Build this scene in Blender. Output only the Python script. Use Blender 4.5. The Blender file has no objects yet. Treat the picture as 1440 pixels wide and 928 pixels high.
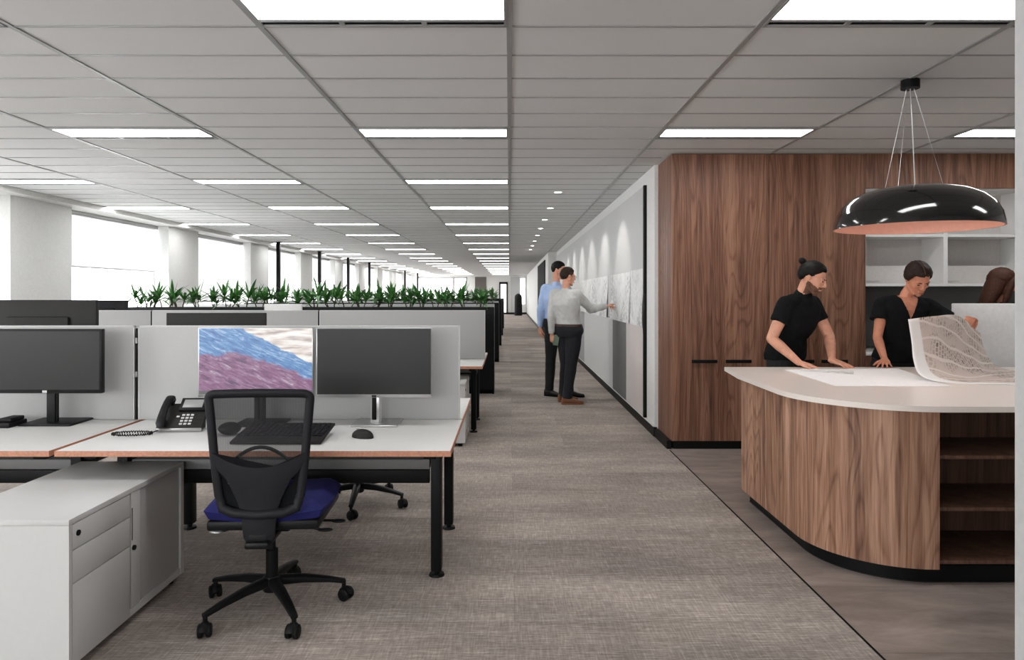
import bpy, bmesh, math, random
from mathutils import Vector, Matrix, noise
PI = math.pi
V = Vector
random.seed(7)
scene = bpy.context.scene
COL = scene.collection
# ------------------------------------------------------------------ camera model
F, CX, CY, H = 968.0, 716.5, 413.0, 1.43
CEIL = 2.72

def at(px, py, Y):
    return V(((px - CX) * Y / F, Y, H + (CY - py) * Y / F))

cam = bpy.data.cameras.new('camera')
cam.sensor_fit = 'HORIZONTAL'
cam.sensor_width = 36.0
cam.lens = F / 1440 * 36
cam.shift_x = (720 - CX) / 1440
cam.shift_y = -(464 - CY) / 1440
cam.clip_start = 0.05
cam.clip_end = 200
camo = bpy.data.objects.new('camera', cam)
camo.location = (0, 0, H)
camo.rotation_euler = (PI / 2, 0, 0)
COL.objects.link(camo)
scene.camera = camo
vs_ = scene.view_settings
vs_.view_transform = 'Standard'
vs_.look = 'None'
vs_.exposure = 1.05
vs_.gamma = 1.0
vs_.use_curve_mapping = False

# ------------------------------------------------------------------ materials
def lin(c):
    r = []
    for v in c[:3]:
        v = v / 255.0
        r.append(v / 12.92 if v <= 0.04045 else ((v + 0.055) / 1.055) ** 2.4)
    return (r[0], r[1], r[2], 1.0)

def nmat(name):
    m = bpy.data.materials.new(name)
    m.use_nodes = True
    nt = m.node_tree
    b = nt.nodes['Principled BSDF']
    return m, nt, b

def N(nt, t, **k):
    n = nt.nodes.new(t)
    for a, v in k.items():
        if a in n.inputs:
            n.inputs[a].default_value = v
        else:
            setattr(n, a, v)
    return n

def ramp(nt, fac, stops):
    r = nt.nodes.new('ShaderNodeValToRGB')
    el = r.color_ramp.elements
    while len(el) < len(stops):
        el.new(0.5)
    for e, (p, c) in zip(el, stops):
        e.position = p
        e.color = c
    nt.links.new(fac, r.inputs['Fac'])
    return r.outputs['Color']

def mixc(nt, fac, a, b, mode='MIX'):
    m = nt.nodes.new('ShaderNodeMix')
    m.data_type = 'RGBA'
    m.blend_type = mode
    for i, v in ((0, fac), (6, a), (7, b)):
        if hasattr(v, 'is_linked') or isinstance(v, bpy.types.NodeSocket):
            nt.links.new(v, m.inputs[i])
        else:
            m.inputs[i].default_value = v
    return m.outputs[2]

def coords(nt, scale=(1, 1, 1), rot=(0, 0, 0), kind='Object', loc=(0, 0, 0)):
    tc = nt.nodes.new('ShaderNodeTexCoord')
    mp = nt.nodes.new('ShaderNodeMapping')
    mp.inputs['Scale'].default_value = scale
    mp.inputs['Rotation'].default_value = rot
    mp.inputs['Location'].default_value = loc
    nt.links.new(tc.outputs[kind], mp.inputs['Vector'])
    return mp.outputs['Vector']

def noise_tex(nt, vec, scale, detail=3, rough=0.5, dist=0.0):
    n = nt.nodes.new('ShaderNodeTexNoise')
    n.inputs['Scale'].default_value = scale
    n.inputs['Detail'].default_value = detail
    n.inputs['Roughness'].default_value = rough
    n.inputs['Distortion'].default_value = dist
    nt.links.new(vec, n.inputs['Vector'])
    return n.outputs['Fac']

def bump(nt, b, h, strength=0.2, dist=0.01):
    n = nt.nodes.new('ShaderNodeBump')
    n.inputs['Strength'].default_value = strength
    n.inputs['Distance'].default_value = dist
    nt.links.new(h, n.inputs['Height'])
    nt.links.new(n.outputs['Normal'], b.inputs['Normal'])

def plain(name, c, rough=0.5, metal=0.0, spec=0.5, nz=0.04, nscale=40.0, bmp=0.0, **k):
    """base colour with a faint procedural mottling"""
    m, nt, b = nmat(name)
    v = coords(nt)
    f = noise_tex(nt, v, nscale)
    base = lin(c)
    lo = tuple(x * (1 - nz) for x in base[:3]) + (1,)
    hi = tuple(min(1, x * (1 + nz)) for x in base[:3]) + (1,)
    nt.links.new(ramp(nt, f, [(0.3, lo), (0.7, hi)]), b.inputs['Base Color'])
    b.inputs['Roughness'].default_value = rough
    b.inputs['Metallic'].default_value = metal
    b.inputs['Specular IOR Level'].default_value = spec
    for a, val in k.items():
        b.inputs[a.replace('_', ' ')].default_value = val
    if bmp:
        bump(nt, b, f, bmp, 0.003)
    return m

def emit(name, c, s):
    m, nt, b = nmat(name)
    b.inputs['Base Color'].default_value = lin(c)
    b.inputs['Emission Color'].default_value = lin(c)
    b.inputs['Emission Strength'].default_value = s
    b.inputs['Roughness'].default_value = 0.6
    return m

M = {}
M['wall'] = plain('wall_paint', (226, 226, 224), 0.75, bmp=0.03)
M['ceil'] = plain('ceiling_tile', (216, 216, 215), 0.9, nz=0.05, nscale=260, bmp=0.08)
M['grid'] = plain('ceiling_grid_metal', (150, 150, 149), 0.38, metal=0.0, spec=0.5)
M['black'] = plain('black_powder_coat', (14, 14, 15), 0.5, spec=0.18)
M['blackm'] = plain('matt_black', (10, 10, 11), 0.75, spec=0.1)
M['plastic'] = plain('black_plastic', (16, 16, 18), 0.45, spec=0.22)
M['dkplastic'] = plain('dark_grey_plastic', (40, 39, 38), 0.5, spec=0.2)
M['chairplastic'] = plain('charcoal_plastic', (27, 27, 31), 0.5, spec=0.2)
M['white'] = plain('white_laminate', (226, 225, 223), 0.4, nz=0.01)
M['cabinet'] = plain('light_grey_steel', (204, 204, 203), 0.38, nz=0.01)
M['tambour'] = plain('grey_tambour', (182, 182, 182), 0.4, nz=0.01)
M['silver'] = plain('silver_aluminium', (190, 190, 190), 0.28, metal=0.85)
M['chrome'] = plain('chrome', (215, 215, 215), 0.15, metal=1.0)
M['plyedge'] = plain('ply_edge', (190, 134, 108), 0.6, nz=0.16, nscale=90)
M['screen'] = plain('grey_screen_fabric', (178, 178, 177), 0.95, nz=0.06, nscale=500, bmp=0.15)
M['screenedge'] = plain('screen_edge', (196, 196, 195), 0.7)
M['display'] = plain('dark_display_glass', (34, 33, 33), 0.35, spec=0.3)
M['solid'] = plain('solid_surface', (232, 222, 214), 0.28, nz=0.03, nscale=300)
M['navy'] = plain('blue_seat_fabric', (12, 14, 88), 0.85, nz=0.15, nscale=300, bmp=0.2)
M['paper'] = plain('white_paper', (240, 240, 240), 0.8)
M['splash'] = plain('grey_splashback', (96, 96, 95), 0.35)
M['whitecab'] = plain('white_cabinet', (205, 200, 196), 0.5)
M['soil'] = plain('dark_soil', (50, 42, 36), 0.95, nz=0.4, nscale=60, bmp=0.6)
M['copper'] = plain('copper_inside', (198, 150, 134), 0.5, metal=0.0)
M['gloss'] = plain('gloss_black', (8, 8, 9), 0.12, spec=0.6)
M['gloss'].node_tree.nodes['Principled BSDF'].inputs['Coat Weight'].default_value = 0.6
M['skin'] = plain('skin', (212, 154, 128), 0.55, nz=0.1, nscale=30, bmp=0.02)
M['skin2'] = plain('skin_tanned', (204, 138, 110), 0.55, nz=0.1, nscale=30, bmp=0.02)
M['lips'] = plain('lips', (160, 92, 82), 0.5)
M['eye'] = plain('dark_iris', (30, 22, 18), 0.3)
M['eyew'] = plain('eye_white', (210, 205, 200), 0.3)
M['hairdk'] = plain('dark_hair', (16, 11, 10), 0.6, spec=0.2, nz=0.5, nscale=120, bmp=0.4)
M['hairbr'] = plain('brown_hair', (40, 25, 19), 0.6, spec=0.25, nz=0.5, nscale=120, bmp=0.4)
M['hairau'] = plain('auburn_hair', (66, 36, 24), 0.6, spec=0.25, nz=0.5, nscale=100, bmp=0.4)
M['tee'] = plain('black_cotton', (22, 23, 25), 0.9, spec=0.1, nz=0.12, nscale=30, bmp=0.15)
M['trouser'] = plain('dark_navy_trouser', (22, 24, 32), 0.85, nz=0.15, nscale=30, bmp=0.15)
M['trouserb'] = plain('black_trouser', (17, 17, 19), 0.85, nz=0.15, nscale=30, bmp=0.15)
M['greyshirt'] = plain('grey_shirt_cotton', (196, 195, 193), 0.85, nz=0.06, nscale=25, bmp=0.2)
M['blueshirt'] = plain('blue_shirt_cotton', (168, 190, 228), 0.85, nz=0.06, nscale=25, bmp=0.2)
M['brownshoe'] = plain('brown_leather', (128, 80, 52), 0.4)
M['blackshoe'] = plain('black_leather', (20, 19, 19), 0.3)
M['stem'] = plain('plant_stem', (60, 56, 40), 0.8)

def carpet():
    m, nt, b = nmat('carpet_plank')
    br = N(nt, 'ShaderNodeTexBrick')
    vv = coords(nt, rot=(0, 0, 0))
    nt.links.new(vv, br.inputs['Vector'])
    br.inputs['Scale'].default_value = 1.0
    br.inputs['Brick Width'].default_value = 1.0
    br.inputs['Row Height'].default_value = 0.5
    br.inputs['Mortar Size'].default_value = 0.0025
    br.inputs['Mortar Smooth'].default_value = 0.4
    br.inputs['Color1'].default_value = lin((150, 143, 138))
    br.inputs['Color2'].default_value = lin((132, 125, 121))
    br.inputs['Mortar'].default_value = lin((130, 124, 120))
    # across-weave streaks (long in X) and short slubs (long in Y)
    s1 = noise_tex(nt, coords(nt, (2.2, 60, 1)), 2.0, 4, 0.6)
    s2 = noise_tex(nt, coords(nt, (62, 5, 1), loc=(3, 1, 0)), 2.0, 4, 0.6)
    s3 = noise_tex(nt, coords(nt, (0.5, 1.6, 1)), 1.6, 3)
    s4 = noise_tex(nt, coords(nt, (9, 60, 1), loc=(1, 9, 0)), 2.5, 2, 0.6)
    g1 = ramp(nt, s1, [(0.36, lin((196, 196, 196))), (0.54, lin((208, 208, 208))), (0.68, lin((242, 242, 242)))])
    g2 = ramp(nt, s2, [(0.38, lin((192, 192, 192))), (0.55, lin((212, 212, 212))), (0.70, lin((240, 240, 240)))])
    g3 = ramp(nt, s3, [(0.35, lin((200, 200, 200))), (0.65, lin((250, 249, 248)))])
    g4 = ramp(nt, s4, [(0.4, lin((195, 195, 195))), (0.62, lin((250, 250, 250)))])
    c = mixc(nt, 1.0, br.outputs['Color'], g1, 'MULTIPLY')
    c = mixc(nt, 0.85, c, g2, 'MULTIPLY')
    c = mixc(nt, 0.8, c, g3, 'MULTIPLY')
    c = mixc(nt, 0.6, c, g4, 'MULTIPLY')
    c2 = mixc(nt, 1.0, c, (4.35, 4.22, 4.12, 1), 'MULTIPLY')
    nt.links.new(c2, b.inputs['Base Color'])
    b.inputs['Roughness'].default_value = 0.95
    b.inputs['Specular IOR Level'].default_value = 0.15
    fine = noise_tex(nt, coords(nt, (60, 60, 60)), 6.0, 2)
    bump(nt, b, fine, 0.35, 0.004)
    return m
M['carpet'] = carpet()

def vinyl():
    m, nt, b = nmat('vinyl_plank')
    br = N(nt, 'ShaderNodeTexBrick')
    nt.links.new(coords(nt, rot=(0, 0, 0)), br.inputs['Vector'])
    br.inputs['Scale'].default_value = 1.0
    br.inputs['Brick Width'].default_value = 1.8
    br.inputs['Row Height'].default_value = 0.62
    br.inputs['Mortar Size'].default_value = 0.002
    br.inputs['Color1'].default_value = lin((116, 108, 104))
    br.inputs['Color2'].default_value = lin((106, 99, 96))
    br.inputs['Mortar'].default_value = lin((84, 78, 75))
    a = noise_tex(nt, coords(nt, (1.3, 4.0, 1)), 1.5, 6, 0.65, 0.6)
    g = ramp(nt, a, [(0.3, lin((178, 176, 174))), (0.7, lin((252, 250, 248)))])
    c = mixc(nt, 1.0, br.outputs['Color'], g, 'MULTIPLY')
    c = mixc(nt, 1.0, c, (2.5, 2.42, 2.38, 1), 'MULTIPLY')
    nt.links.new(c, b.inputs['Base Color'])
    b.inputs['Roughness'].default_value = 0.42
    b.inputs['Specular IOR Level'].default_value = 0.4
    return m
M['vinyl'] = vinyl()

def wood(name, dark, mid, light, contrast=1.0, off=0.0):
    m, nt, b = nmat(name)
    v = coords(nt, (1, 1, 0.11), loc=(off, off * 2, off))
    warp = noise_tex(nt, v, 2.2, 3, 0.5, 0.5)
    w = N(nt, 'ShaderNodeMath', operation='MULTIPLY')
    nt.links.new(warp, w.inputs[0]); w.inputs[1].default_value = 26.0
    s = N(nt, 'ShaderNodeMath', operation='FRACT')
    nt.links.new(w.outputs[0], s.inputs[0])
    rings = ramp(nt, s.outputs[0], [(0.0, (0.30, 0.30, 0.30, 1)), (0.25, (0.62, 0.62, 0.62, 1)), (0.8, (0.66, 0.66, 0.66, 1)), (1.0, (0.36, 0.36, 0.36, 1))])
    fib = noise_tex(nt, coords(nt, (55, 55, 1.6)), 1.6, 5, 0.65)
    broad = noise_tex(nt, coords(nt, (5.5, 5.5, 0.10), loc=(off, 0, 0)), 1.5, 3, 0.5)
    plank = noise_tex(nt, coords(nt, (16, 16, 0.35)), 1.2, 4, 0.6)
    a = mixc(nt, 0.40, fib, rings)
    a = mixc(nt, 0.30, a, broad)
    a = mixc(nt, 0.28, a, plank)
    col = ramp(nt, a, [(0.39, lin(dark)), (0.50, lin(mid)), (0.61, lin(light))])
    nt.links.new(col, b.inputs['Base Color'])
    b.inputs['Roughness'].default_value = 0.5
    b.inputs['Specular IOR Level'].default_value = 0.35
    bump(nt, b, fib, 0.08, 0.002)
    return m
M['wood'] = wood('walnut_veneer', (70, 44, 33), (112, 76, 59), (150, 110, 88))
M['woodi'] = wood('walnut_veneer_island', (92, 62, 47), (148, 109, 87), (192, 152, 128), off=3.3)

def mesh_fabric():
    m, nt, b = nmat('black_mesh_fabric')
    b.inputs['Base Color'].default_value = lin((28, 28, 30))
    b.inputs['Roughness'].default_value = 0.8
    out = nt.nodes['Material Output']
    tr = N(nt, 'ShaderNodeBsdfTransparent')
    mx = N(nt, 'ShaderNodeMixShader')
    w = N(nt, 'ShaderNodeTexWave')
    w.inputs['Scale'].default_value = 60
    nt.links.new(coords(nt), w.inputs['Vector'])
    f = ramp(nt, w.outputs['Fac'], [(0.0, (0.58, 0.58, 0.58, 1)), (1.0, (0.76, 0.76, 0.76, 1))])
    nt.links.new(f, mx.inputs[0])
    nt.links.new(tr.outputs[0], mx.inputs[1])
    nt.links.new(b.outputs[0], mx.inputs[2])
    nt.links.new(mx.outputs[0], out.inputs['Surface'])
    return m
M['mesh'] = mesh_fabric()

def glass():
    m, nt, b = nmat('window_glass')
    out = nt.nodes['Material Output']
    nt.nodes.remove(b)
    tr = N(nt, 'ShaderNodeBsdfTransparent')
    gl = N(nt, 'ShaderNodeBsdfGlossy'); gl.inputs['Roughness'].default_value = 0.02
    fr = N(nt, 'ShaderNodeValue'); fr.outputs[0].default_value = 0.05
    mx = N(nt, 'ShaderNodeMixShader')
    nt.links.new(fr.outputs[0], mx.inputs[0]); nt.links.new(tr.outputs[0], mx.inputs[1]); nt.links.new(gl.outputs[0], mx.inputs[2])
    nt.links.new(mx.outputs[0], out.inputs['Surface'])
    return m
M['glass'] = glass()

def blind():
    m, nt, b = nmat('translucent_blind')
    out = nt.nodes['Material Output']
    nt.nodes.remove(b)
    tl = N(nt, 'ShaderNodeBsdfTranslucent'); tl.inputs['Color'].default_value = (0.45, 0.45, 0.447, 1)
    df = N(nt, 'ShaderNodeBsdfDiffuse'); df.inputs['Color'].default_value = (0.9, 0.9, 0.9, 1)
    tr = N(nt, 'ShaderNodeBsdfTransparent')
    a = N(nt, 'ShaderNodeMixShader'); a.inputs[0].default_value = 0.25
    c = N(nt, 'ShaderNodeMixShader'); c.inputs[0].default_value = 0.04
    nt.links.new(tl.outputs[0], a.inputs[1]); nt.links.new(df.outputs[0], a.inputs[2])
    nt.links.new(a.outputs[0], c.inputs[1]); nt.links.new(tr.outputs[0], c.inputs[2])
    nt.links.new(c.outputs[0], out.inputs['Surface'])
    return m
M['blind'] = blind()

def leafmat(name, c1, c2):
    m, nt, b = nmat(name)
    f = noise_tex(nt, coords(nt), 18, 2)
    nt.links.new(ramp(nt, f, [(0.35, lin(c1)), (0.65, lin(c2))]), b.inputs['Base Color'])
    b.inputs['Roughness'].default_value = 0.45
    return m
M['leaf'] = leafmat('plant_leaf', (38, 92, 32), (84, 140, 70))

def mapmat(name, bg, ink, ink2, scale, margin=False, amount=0.5):
    """printed plan: faint blocks, street lines and notes on paper"""
    m, nt, b = nmat(name)
    kind = 'UV' if margin else 'Object'
    v = coords(nt, (1, 1, 1), kind=kind)
    vo = N(nt, 'ShaderNodeTexVoronoi'); vo.feature = 'DISTANCE_TO_EDGE'; vo.inputs['Scale'].default_value = scale * 2.6
    nt.links.new(v, vo.inputs['Vector'])
    line = ramp(nt, vo.outputs['Distance'], [(0.0, (1, 1, 1, 1)), (0.07, (0, 0, 0, 1))])
    n1 = noise_tex(nt, v, scale * 0.55, 4, 0.65)
    blk = ramp(nt, n1, [(0.44, (0, 0, 0, 1)), (0.6, (1, 1, 1, 1))])
    n2 = noise_tex(nt, v, scale * 6, 2, 0.5)
    sp = ramp(nt, n2, [(0.42, (0, 0, 0, 1)), (0.56, (1, 1, 1, 1))])
    c = mixc(nt, mixv(nt, sp, blk, amount), lin(bg), lin(ink))
    c = mixc(nt, mulv(nt, line, 0.35), c, lin(ink2))
    if margin:
        sx = N(nt, 'ShaderNodeSeparateXYZ')
        tc = N(nt, 'ShaderNodeTexCoord'); nt.links.new(tc.outputs['UV'], sx.inputs[0])
        mg = ramp(nt, sx.outputs['Y'], [(0.13, (1, 1, 1, 1)), (0.14, (0, 0, 0, 1))])
        c = mixc(nt, mg, c, lin((240, 240, 240)))
    nt.links.new(c, b.inputs['Base Color'])
    b.inputs['Roughness'].default_value = 0.8
    return m

def mulv(nt, a, k):
    n = N(nt, 'ShaderNodeMath', operation='MULTIPLY')
    nt.links.new(a, n.inputs[0])
    if isinstance(k, bpy.types.NodeSocket): nt.links.new(k, n.inputs[1])
    else: n.inputs[1].default_value = k
    return n.outputs[0]

def mixv(nt, a, b_, k):
    x = mulv(nt, a, b_)
    return mulv(nt, x, k)
def planmat():
    """street plan: rows of grey building blocks, pale streets, pale contour curves, white margin"""
    m, nt, b = nmat('printed_plan')
    tc = N(nt, 'ShaderNodeTexCoord')
    base = coords(nt, (1, 1, 1), rot=(0, 0, 0.35), kind='UV')
    nzv = N(nt, 'ShaderNodeTexNoise'); nzv.inputs['Scale'].default_value = 2.2
    nt.links.new(base, nzv.inputs['Vector'])
    va = N(nt, 'ShaderNodeVectorMath', operation='MULTIPLY_ADD')
    nt.links.new(nzv.outputs['Color'], va.inputs[0]); va.inputs[1].default_value = (0.22, 0.22, 0); nt.links.new(base, va.inputs[2])
    v = va.outputs[0]
    br = N(nt, 'ShaderNodeTexBrick'); nt.links.new(v, br.inputs['Vector'])
    br.inputs['Scale'].default_value = 1.0; br.inputs['Brick Width'].default_value = 0.042; br.inputs['Row Height'].default_value = 0.026
    br.inputs['Mortar Size'].default_value = 0.005
    br.inputs['Color1'].default_value = lin((120, 110, 106)); br.inputs['Color2'].default_value = lin((190, 178, 170)); br.inputs['Mortar'].default_value = lin((212, 200, 192))
    mask = ramp(nt, noise_tex(nt, v, 5, 2), [(0.42, (0, 0, 0, 1)), (0.58, (1, 1, 1, 1))])
    c = mixc(nt, mask, lin((210, 198, 190)), br.outputs['Color'])
    w = N(nt, 'ShaderNodeTexWave'); w.inputs['Scale'].default_value = 2.4; w.inputs['Distortion'].default_value = 5.0; w.inputs['Detail'].default_value = 1.0
    nt.links.new(v, w.inputs['Vector'])
    wl = ramp(nt, w.outputs['Fac'], [(0.90, (0, 0, 0, 1)), (0.96, (1, 1, 1, 1))])
    c = mixc(nt, wl, c, lin((228, 220, 214)))
    sx = N(nt, 'ShaderNodeSeparateXYZ'); nt.links.new(tc.outputs['UV'], sx.inputs[0])
    mg = ramp(nt, sx.outputs['Y'], [(0.12, (1, 1, 1, 1)), (0.13, (0, 0, 0, 1))])
    c = mixc(nt, mg, c, lin((240, 240, 240)))
    nt.links.new(c, b.inputs['Base Color']); b.inputs['Roughness'].default_value = 0.8
    return m
M['map'] = planmat()
M['drawing'] = mapmat('pencil_plan', (232, 232, 231), (150, 150, 150), (195, 195, 195), 3.2, False, 0.7)

def wallpaper():
    """desktop picture: blue mountain, pale cloud, purple moorland"""
    m, nt, b = nmat('desktop_picture')
    tc = N(nt, 'ShaderNodeTexCoord'); sx = N(nt, 'ShaderNodeSeparateXYZ')
    nt.links.new(tc.outputs['UV'], sx.inputs[0])
    X, Y = sx.outputs['X'], sx.outputs['Y']
    def ma(op, a, b2):
        n = N(nt, 'ShaderNodeMath', operation=op)
        for i, q in ((0, a), (1, b2)):
            if isinstance(q, bpy.types.NodeSocket): nt.links.new(q, n.inputs[i])
            else: n.inputs[i].default_value = q
        return n.outputs[0]
    uv = coords(nt, (1, 1, 1), kind='UV')
    nz = noise_tex(nt, uv, 5, 4, 0.6)
    nzc = ma('MULTIPLY', ma('SUBTRACT', nz, 0.5), 0.30)
    mp2 = N(nt, 'ShaderNodeMapping'); mp2.inputs['Scale'].default_value = (2.6, 13, 1)
    nt.links.new(coords(nt, (1.7, 1, 1), rot=(0, 0, 0.42), kind='UV'), mp2.inputs['Vector'])
    streak = noise_tex(nt, mp2.outputs['Vector'], 1.6, 6, 0.7, 0.8)
    blue = ramp(nt, streak, [(0.35, lin((74, 98, 160))), (0.52, lin((92, 142, 190))), (0.66, lin((176, 196, 226)))])
    purple = ramp(nt, streak, [(0.34, lin((74, 66, 96))), (0.47, lin((132, 84, 120))), (0.58, lin((150, 120, 150))), (0.70, lin((216, 208, 206)))])
    cream = ramp(nt, noise_tex(nt, coords(nt, (2, 7, 1), kind='UV'), 2, 3), [(0.35, lin((170, 160, 160))), (0.5, lin((226, 214, 206))), (0.6, lin((238, 238, 236)))])
    # cloud: above the diagonal from (0.33,1) to (0.68,0.72), right part
    d1 = ma('ADD', ma('SUBTRACT', ma('ADD', ma('MULTIPLY', X, 0.85), Y), 1.31), ma('MULTIPLY', nzc, 0.7))
    c1 = ramp(nt, d1, [(0.0, (0, 0, 0, 1)), (0.02, (1, 1, 1, 1))])
    # purple below a ridge
    d2 = ma('ADD', ma('SUBTRACT', ma('SUBTRACT', 0.62, ma('MULTIPLY', ma('MAXIMUM', ma('SUBTRACT', X, 0.42), 0.0), 0.62)), Y), nzc)
    c2 = ramp(nt, d2, [(0.0, (0, 0, 0, 1)), (0.05, (1, 1, 1, 1))])
    c = mixc(nt, c1, blue, cream)
    c = mixc(nt, c2, c, purple)
    bar = ramp(nt, Y, [(0.045, (1, 1, 1, 1)), (0.055, (0, 0, 0, 1))])
    c = mixc(nt, bar, c, lin((90, 86, 90)))
    nt.links.new(c, b.inputs['Emission Color'])
    b.inputs['Base Color'].default_value = (0.02, 0.02, 0.02, 1)
    b.inputs['Emission Strength'].default_value = 0.5
    b.inputs['Roughness'].default_value = 0.3
    return m
M['wallpaper'] = wallpaper()
M['lamp'] = emit('light_diffuser', (255, 255, 255), 6.6)
M['lamp2'] = emit('downlight_lens', (255, 250, 240), 9.0)
M['lamp3'] = emit('pendant_diffuser', (255, 225, 205), 1.3)

# ------------------------------------------------------------------ mesh builder
class MB:
    def __init__(s):
        s.b = bmesh.new()
    def box(s, x0, x1, y0, y1, z0, z1, bev=0.0, seg=2):
        vs = [s.b.verts.new((x, y, z)) for x in (x0, x1) for y in (y0, y1) for z in (z0, z1)]
        fs = [(0, 1, 3, 2), (4, 6, 7, 5), (0, 4, 5, 1), (2, 3, 7, 6), (0, 2, 6, 4), (1, 5, 7, 3)]
        ff = [s.b.faces.new([vs[i] for i in f]) for f in fs]
        if bev > 0:
            es = list({e for f in ff for e in f.edges})
            bmesh.ops.bevel(s.b, geom=es, offset=bev, segments=seg, profile=0.5, affect='EDGES')
        return s
    def obox(s, c, ax, ay, az, hx, hy, hz, bev=0.0):
        """oriented box"""
        t = MB().box(-hx, hx, -hy, hy, -hz, hz, bev)
        m = Matrix.Identity(4)
        for i, a in enumerate((ax, ay, az)):
            a = V(a).normalized()
            for r in range(3):
                m[r][i] = a[r]
        m.translation = V(c)
        bmesh.ops.transform(t.b, matrix=m, verts=t.b.verts)
        s.merge(t)
        return s
    def merge(s, o):
        me = bpy.data.meshes.new('tmp')
        o.b.to_mesh(me); o.b.free()
        s.b.from_mesh(me)
        bpy.data.meshes.remove(me)
    def ring(s, c, u, v, n=16, sq=2.0):
        out = []
        for i in range(n):
            a = 2 * PI * i / n
            ca, sa = math.cos(a), math.sin(a)
            if sq != 2.0:
                ca = math.copysign(abs(ca) ** (2 / sq), ca); sa = math.copysign(abs(sa) ** (2 / sq), sa)
            out.append(s.b.verts.new(c + u * ca + v * sa))
        return out
    def skin(s, rings, cap=True):
        for a, b in zip(rings, rings[1:]):
            n = len(a)
            for i in range(n):
                s.b.faces.new((a[i], a[(i + 1) % n], b[(i + 1) % n], b[i]))
        if cap:
            s.b.faces.new(list(reversed(rings[0])))
            s.b.faces.new(rings[-1])
        return s
    def tube(s, pts, r, n=10, cap=True, flat=1.0, up=None):
        pts = [V(p) for p in pts]
        rs = r if isinstance(r, (list, tuple)) else [r] * len(pts)
        rings = []
        pu = None
        for i, p in enumerate(pts):
            a = pts[max(i - 1, 0)]; b = pts[min(i + 1, len(pts) - 1)]
            t = (b - a).normalized()
            if pu is None:
                ref = V(up) if up else (V((0, 0, 1)) if abs(t.z) < 0.9 else V((1, 0, 0)))
                u = t.cross(ref).normalized()
            else:
                u = (pu - t * pu.dot(t)).normalized()
            v = t.cross(u).normalized()
            pu = u
            rings.append(s.ring(p, u * rs[i], v * rs[i] * flat, n))
        return s.skin(rings, cap)
    def lathe(s, prof, c=(0, 0, 0), n=32, cap=False):
        c = V(c)
        rings = [s.ring(c + V((0, 0, z)), V((r, 0, 0)), V((0, r, 0)), n) for r, z in prof]
        return s.skin(rings, cap)
    def cyl(s, c, r, h, n=24, r2=None):
        return s.lathe([(r, 0), (r if r2 is None else r2, h)], c, n, True)
    def ell(s, c, r, rot=None, nu=20, nv=12):
        t = bmesh.new()
        bmesh.ops.create_uvsphere(t, u_segments=nu, v_segments=nv, radius=1.0)
        m = Matrix.Translation(V(c)) @ (rot.to_4x4() if rot else Matrix.Identity(4)) @ Matrix.Diagonal((r[0], r[1], r[2], 1))
        bmesh.ops.transform(t, matrix=m, verts=t.verts)
        me = bpy.data.meshes.new('tmp'); t.to_mesh(me); t.free()
        s.b.from_mesh(me); bpy.data.meshes.remove(me)
        return s
    def prism(s, pts, z0, z1, bev=0.0):
        a = [s.b.verts.new((x, y, z0)) for x, y in pts]
        b = [s.b.verts.new((x, y, z1)) for x, y in pts]
        n = len(pts)
        s.b.faces.new(list(reversed(a)))
        top = s.b.faces.new(b)
        for i in range(n):
            s.b.faces.new((a[i], a[(i + 1) % n], b[(i + 1) % n], b[i]))
        if bev > 0:
            bmesh.ops.bevel(s.b, geom=list(top.edges), offset=bev, segments=2, profile=0.5, affect='EDGES')
        return s
    def xf(s, m):
        bmesh.ops.transform(s.b, matrix=m, verts=s.b.verts)
        return s

def origin(o):
    p = V((0, 0, 0))
    while o is not None:
        p += o.location
        o = o.parent
    return p

def obj(name, mb, mat, parent=None, world=False, smooth=None):
    """link a builder as one mesh object. world=True: vertices are in world space"""
    bm = mb.b
    bmesh.ops.recalc_face_normals(bm, faces=bm.faces)
    loc = V((0, 0, 0))
    if world:
        if parent is not None:
            bmesh.ops.translate(bm, vec=-origin(parent), verts=bm.verts)
        else:
            xs = [v.co for v in bm.verts]
            loc = V(((min(c.x for c in xs) + max(c.x for c in xs)) / 2, (min(c.y for c in xs) + max(c.y for c in xs)) / 2, min(c.z for c in xs)))
            bmesh.ops.translate(bm, vec=-loc, verts=bm.verts)
    me = bpy.data.meshes.new(name)
    bm.to_mesh(me); bm.free()
    o = bpy.data.objects.new(name, me)
    COL.objects.link(o)
    o.location = loc
    if parent is not None:
        o.parent = parent
    me.materials.append(mat)
    if smooth is None:
        smooth = 35
    if smooth:
        for p in me.polygons:
            p.use_smooth = True
        try:
            me.set_sharp_from_angle(angle=math.radians(smooth))
        except Exception:
            pass
    return o

def tag(o, label, cat, group=None, kind=None):
    if label: o['label'] = label
    if cat: o['category'] = cat
    if group: o['group'] = group
    if kind: o['kind'] = kind
    return o

def thing(name, label, cat, loc=(0, 0, 0), rz=0.0, group=None):
    o = bpy.data.objects.new(name, None)
    o.empty_display_size = 0.1
    COL.objects.link(o)
    o.location = loc
    o.rotation_euler = (0, 0, rz)
    return tag(o, label, cat, group)

def struct(name, mb, mat, parent=None, world=True, smooth=0):
    o = obj(name, mb, mat, parent, world=world if parent is None else world, smooth=smooth)
    if parent is None:
        o['kind'] = 'structure'
    return o

def copy_tree(o, parent=None):
    c = o.copy()
    COL.objects.link(c)
    if parent is not None:
        c.parent = parent
    for ch in list(o.children):
        copy_tree(ch, c)
    return c

def dup(root, loc, label, rz=None, group=None):
    c = copy_tree(root)
    c.location = loc
    if rz is not None:
        c.rotation_euler = (0, 0, rz)
    c['label'] = label
    if group: c['group'] = group
    return c

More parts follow.
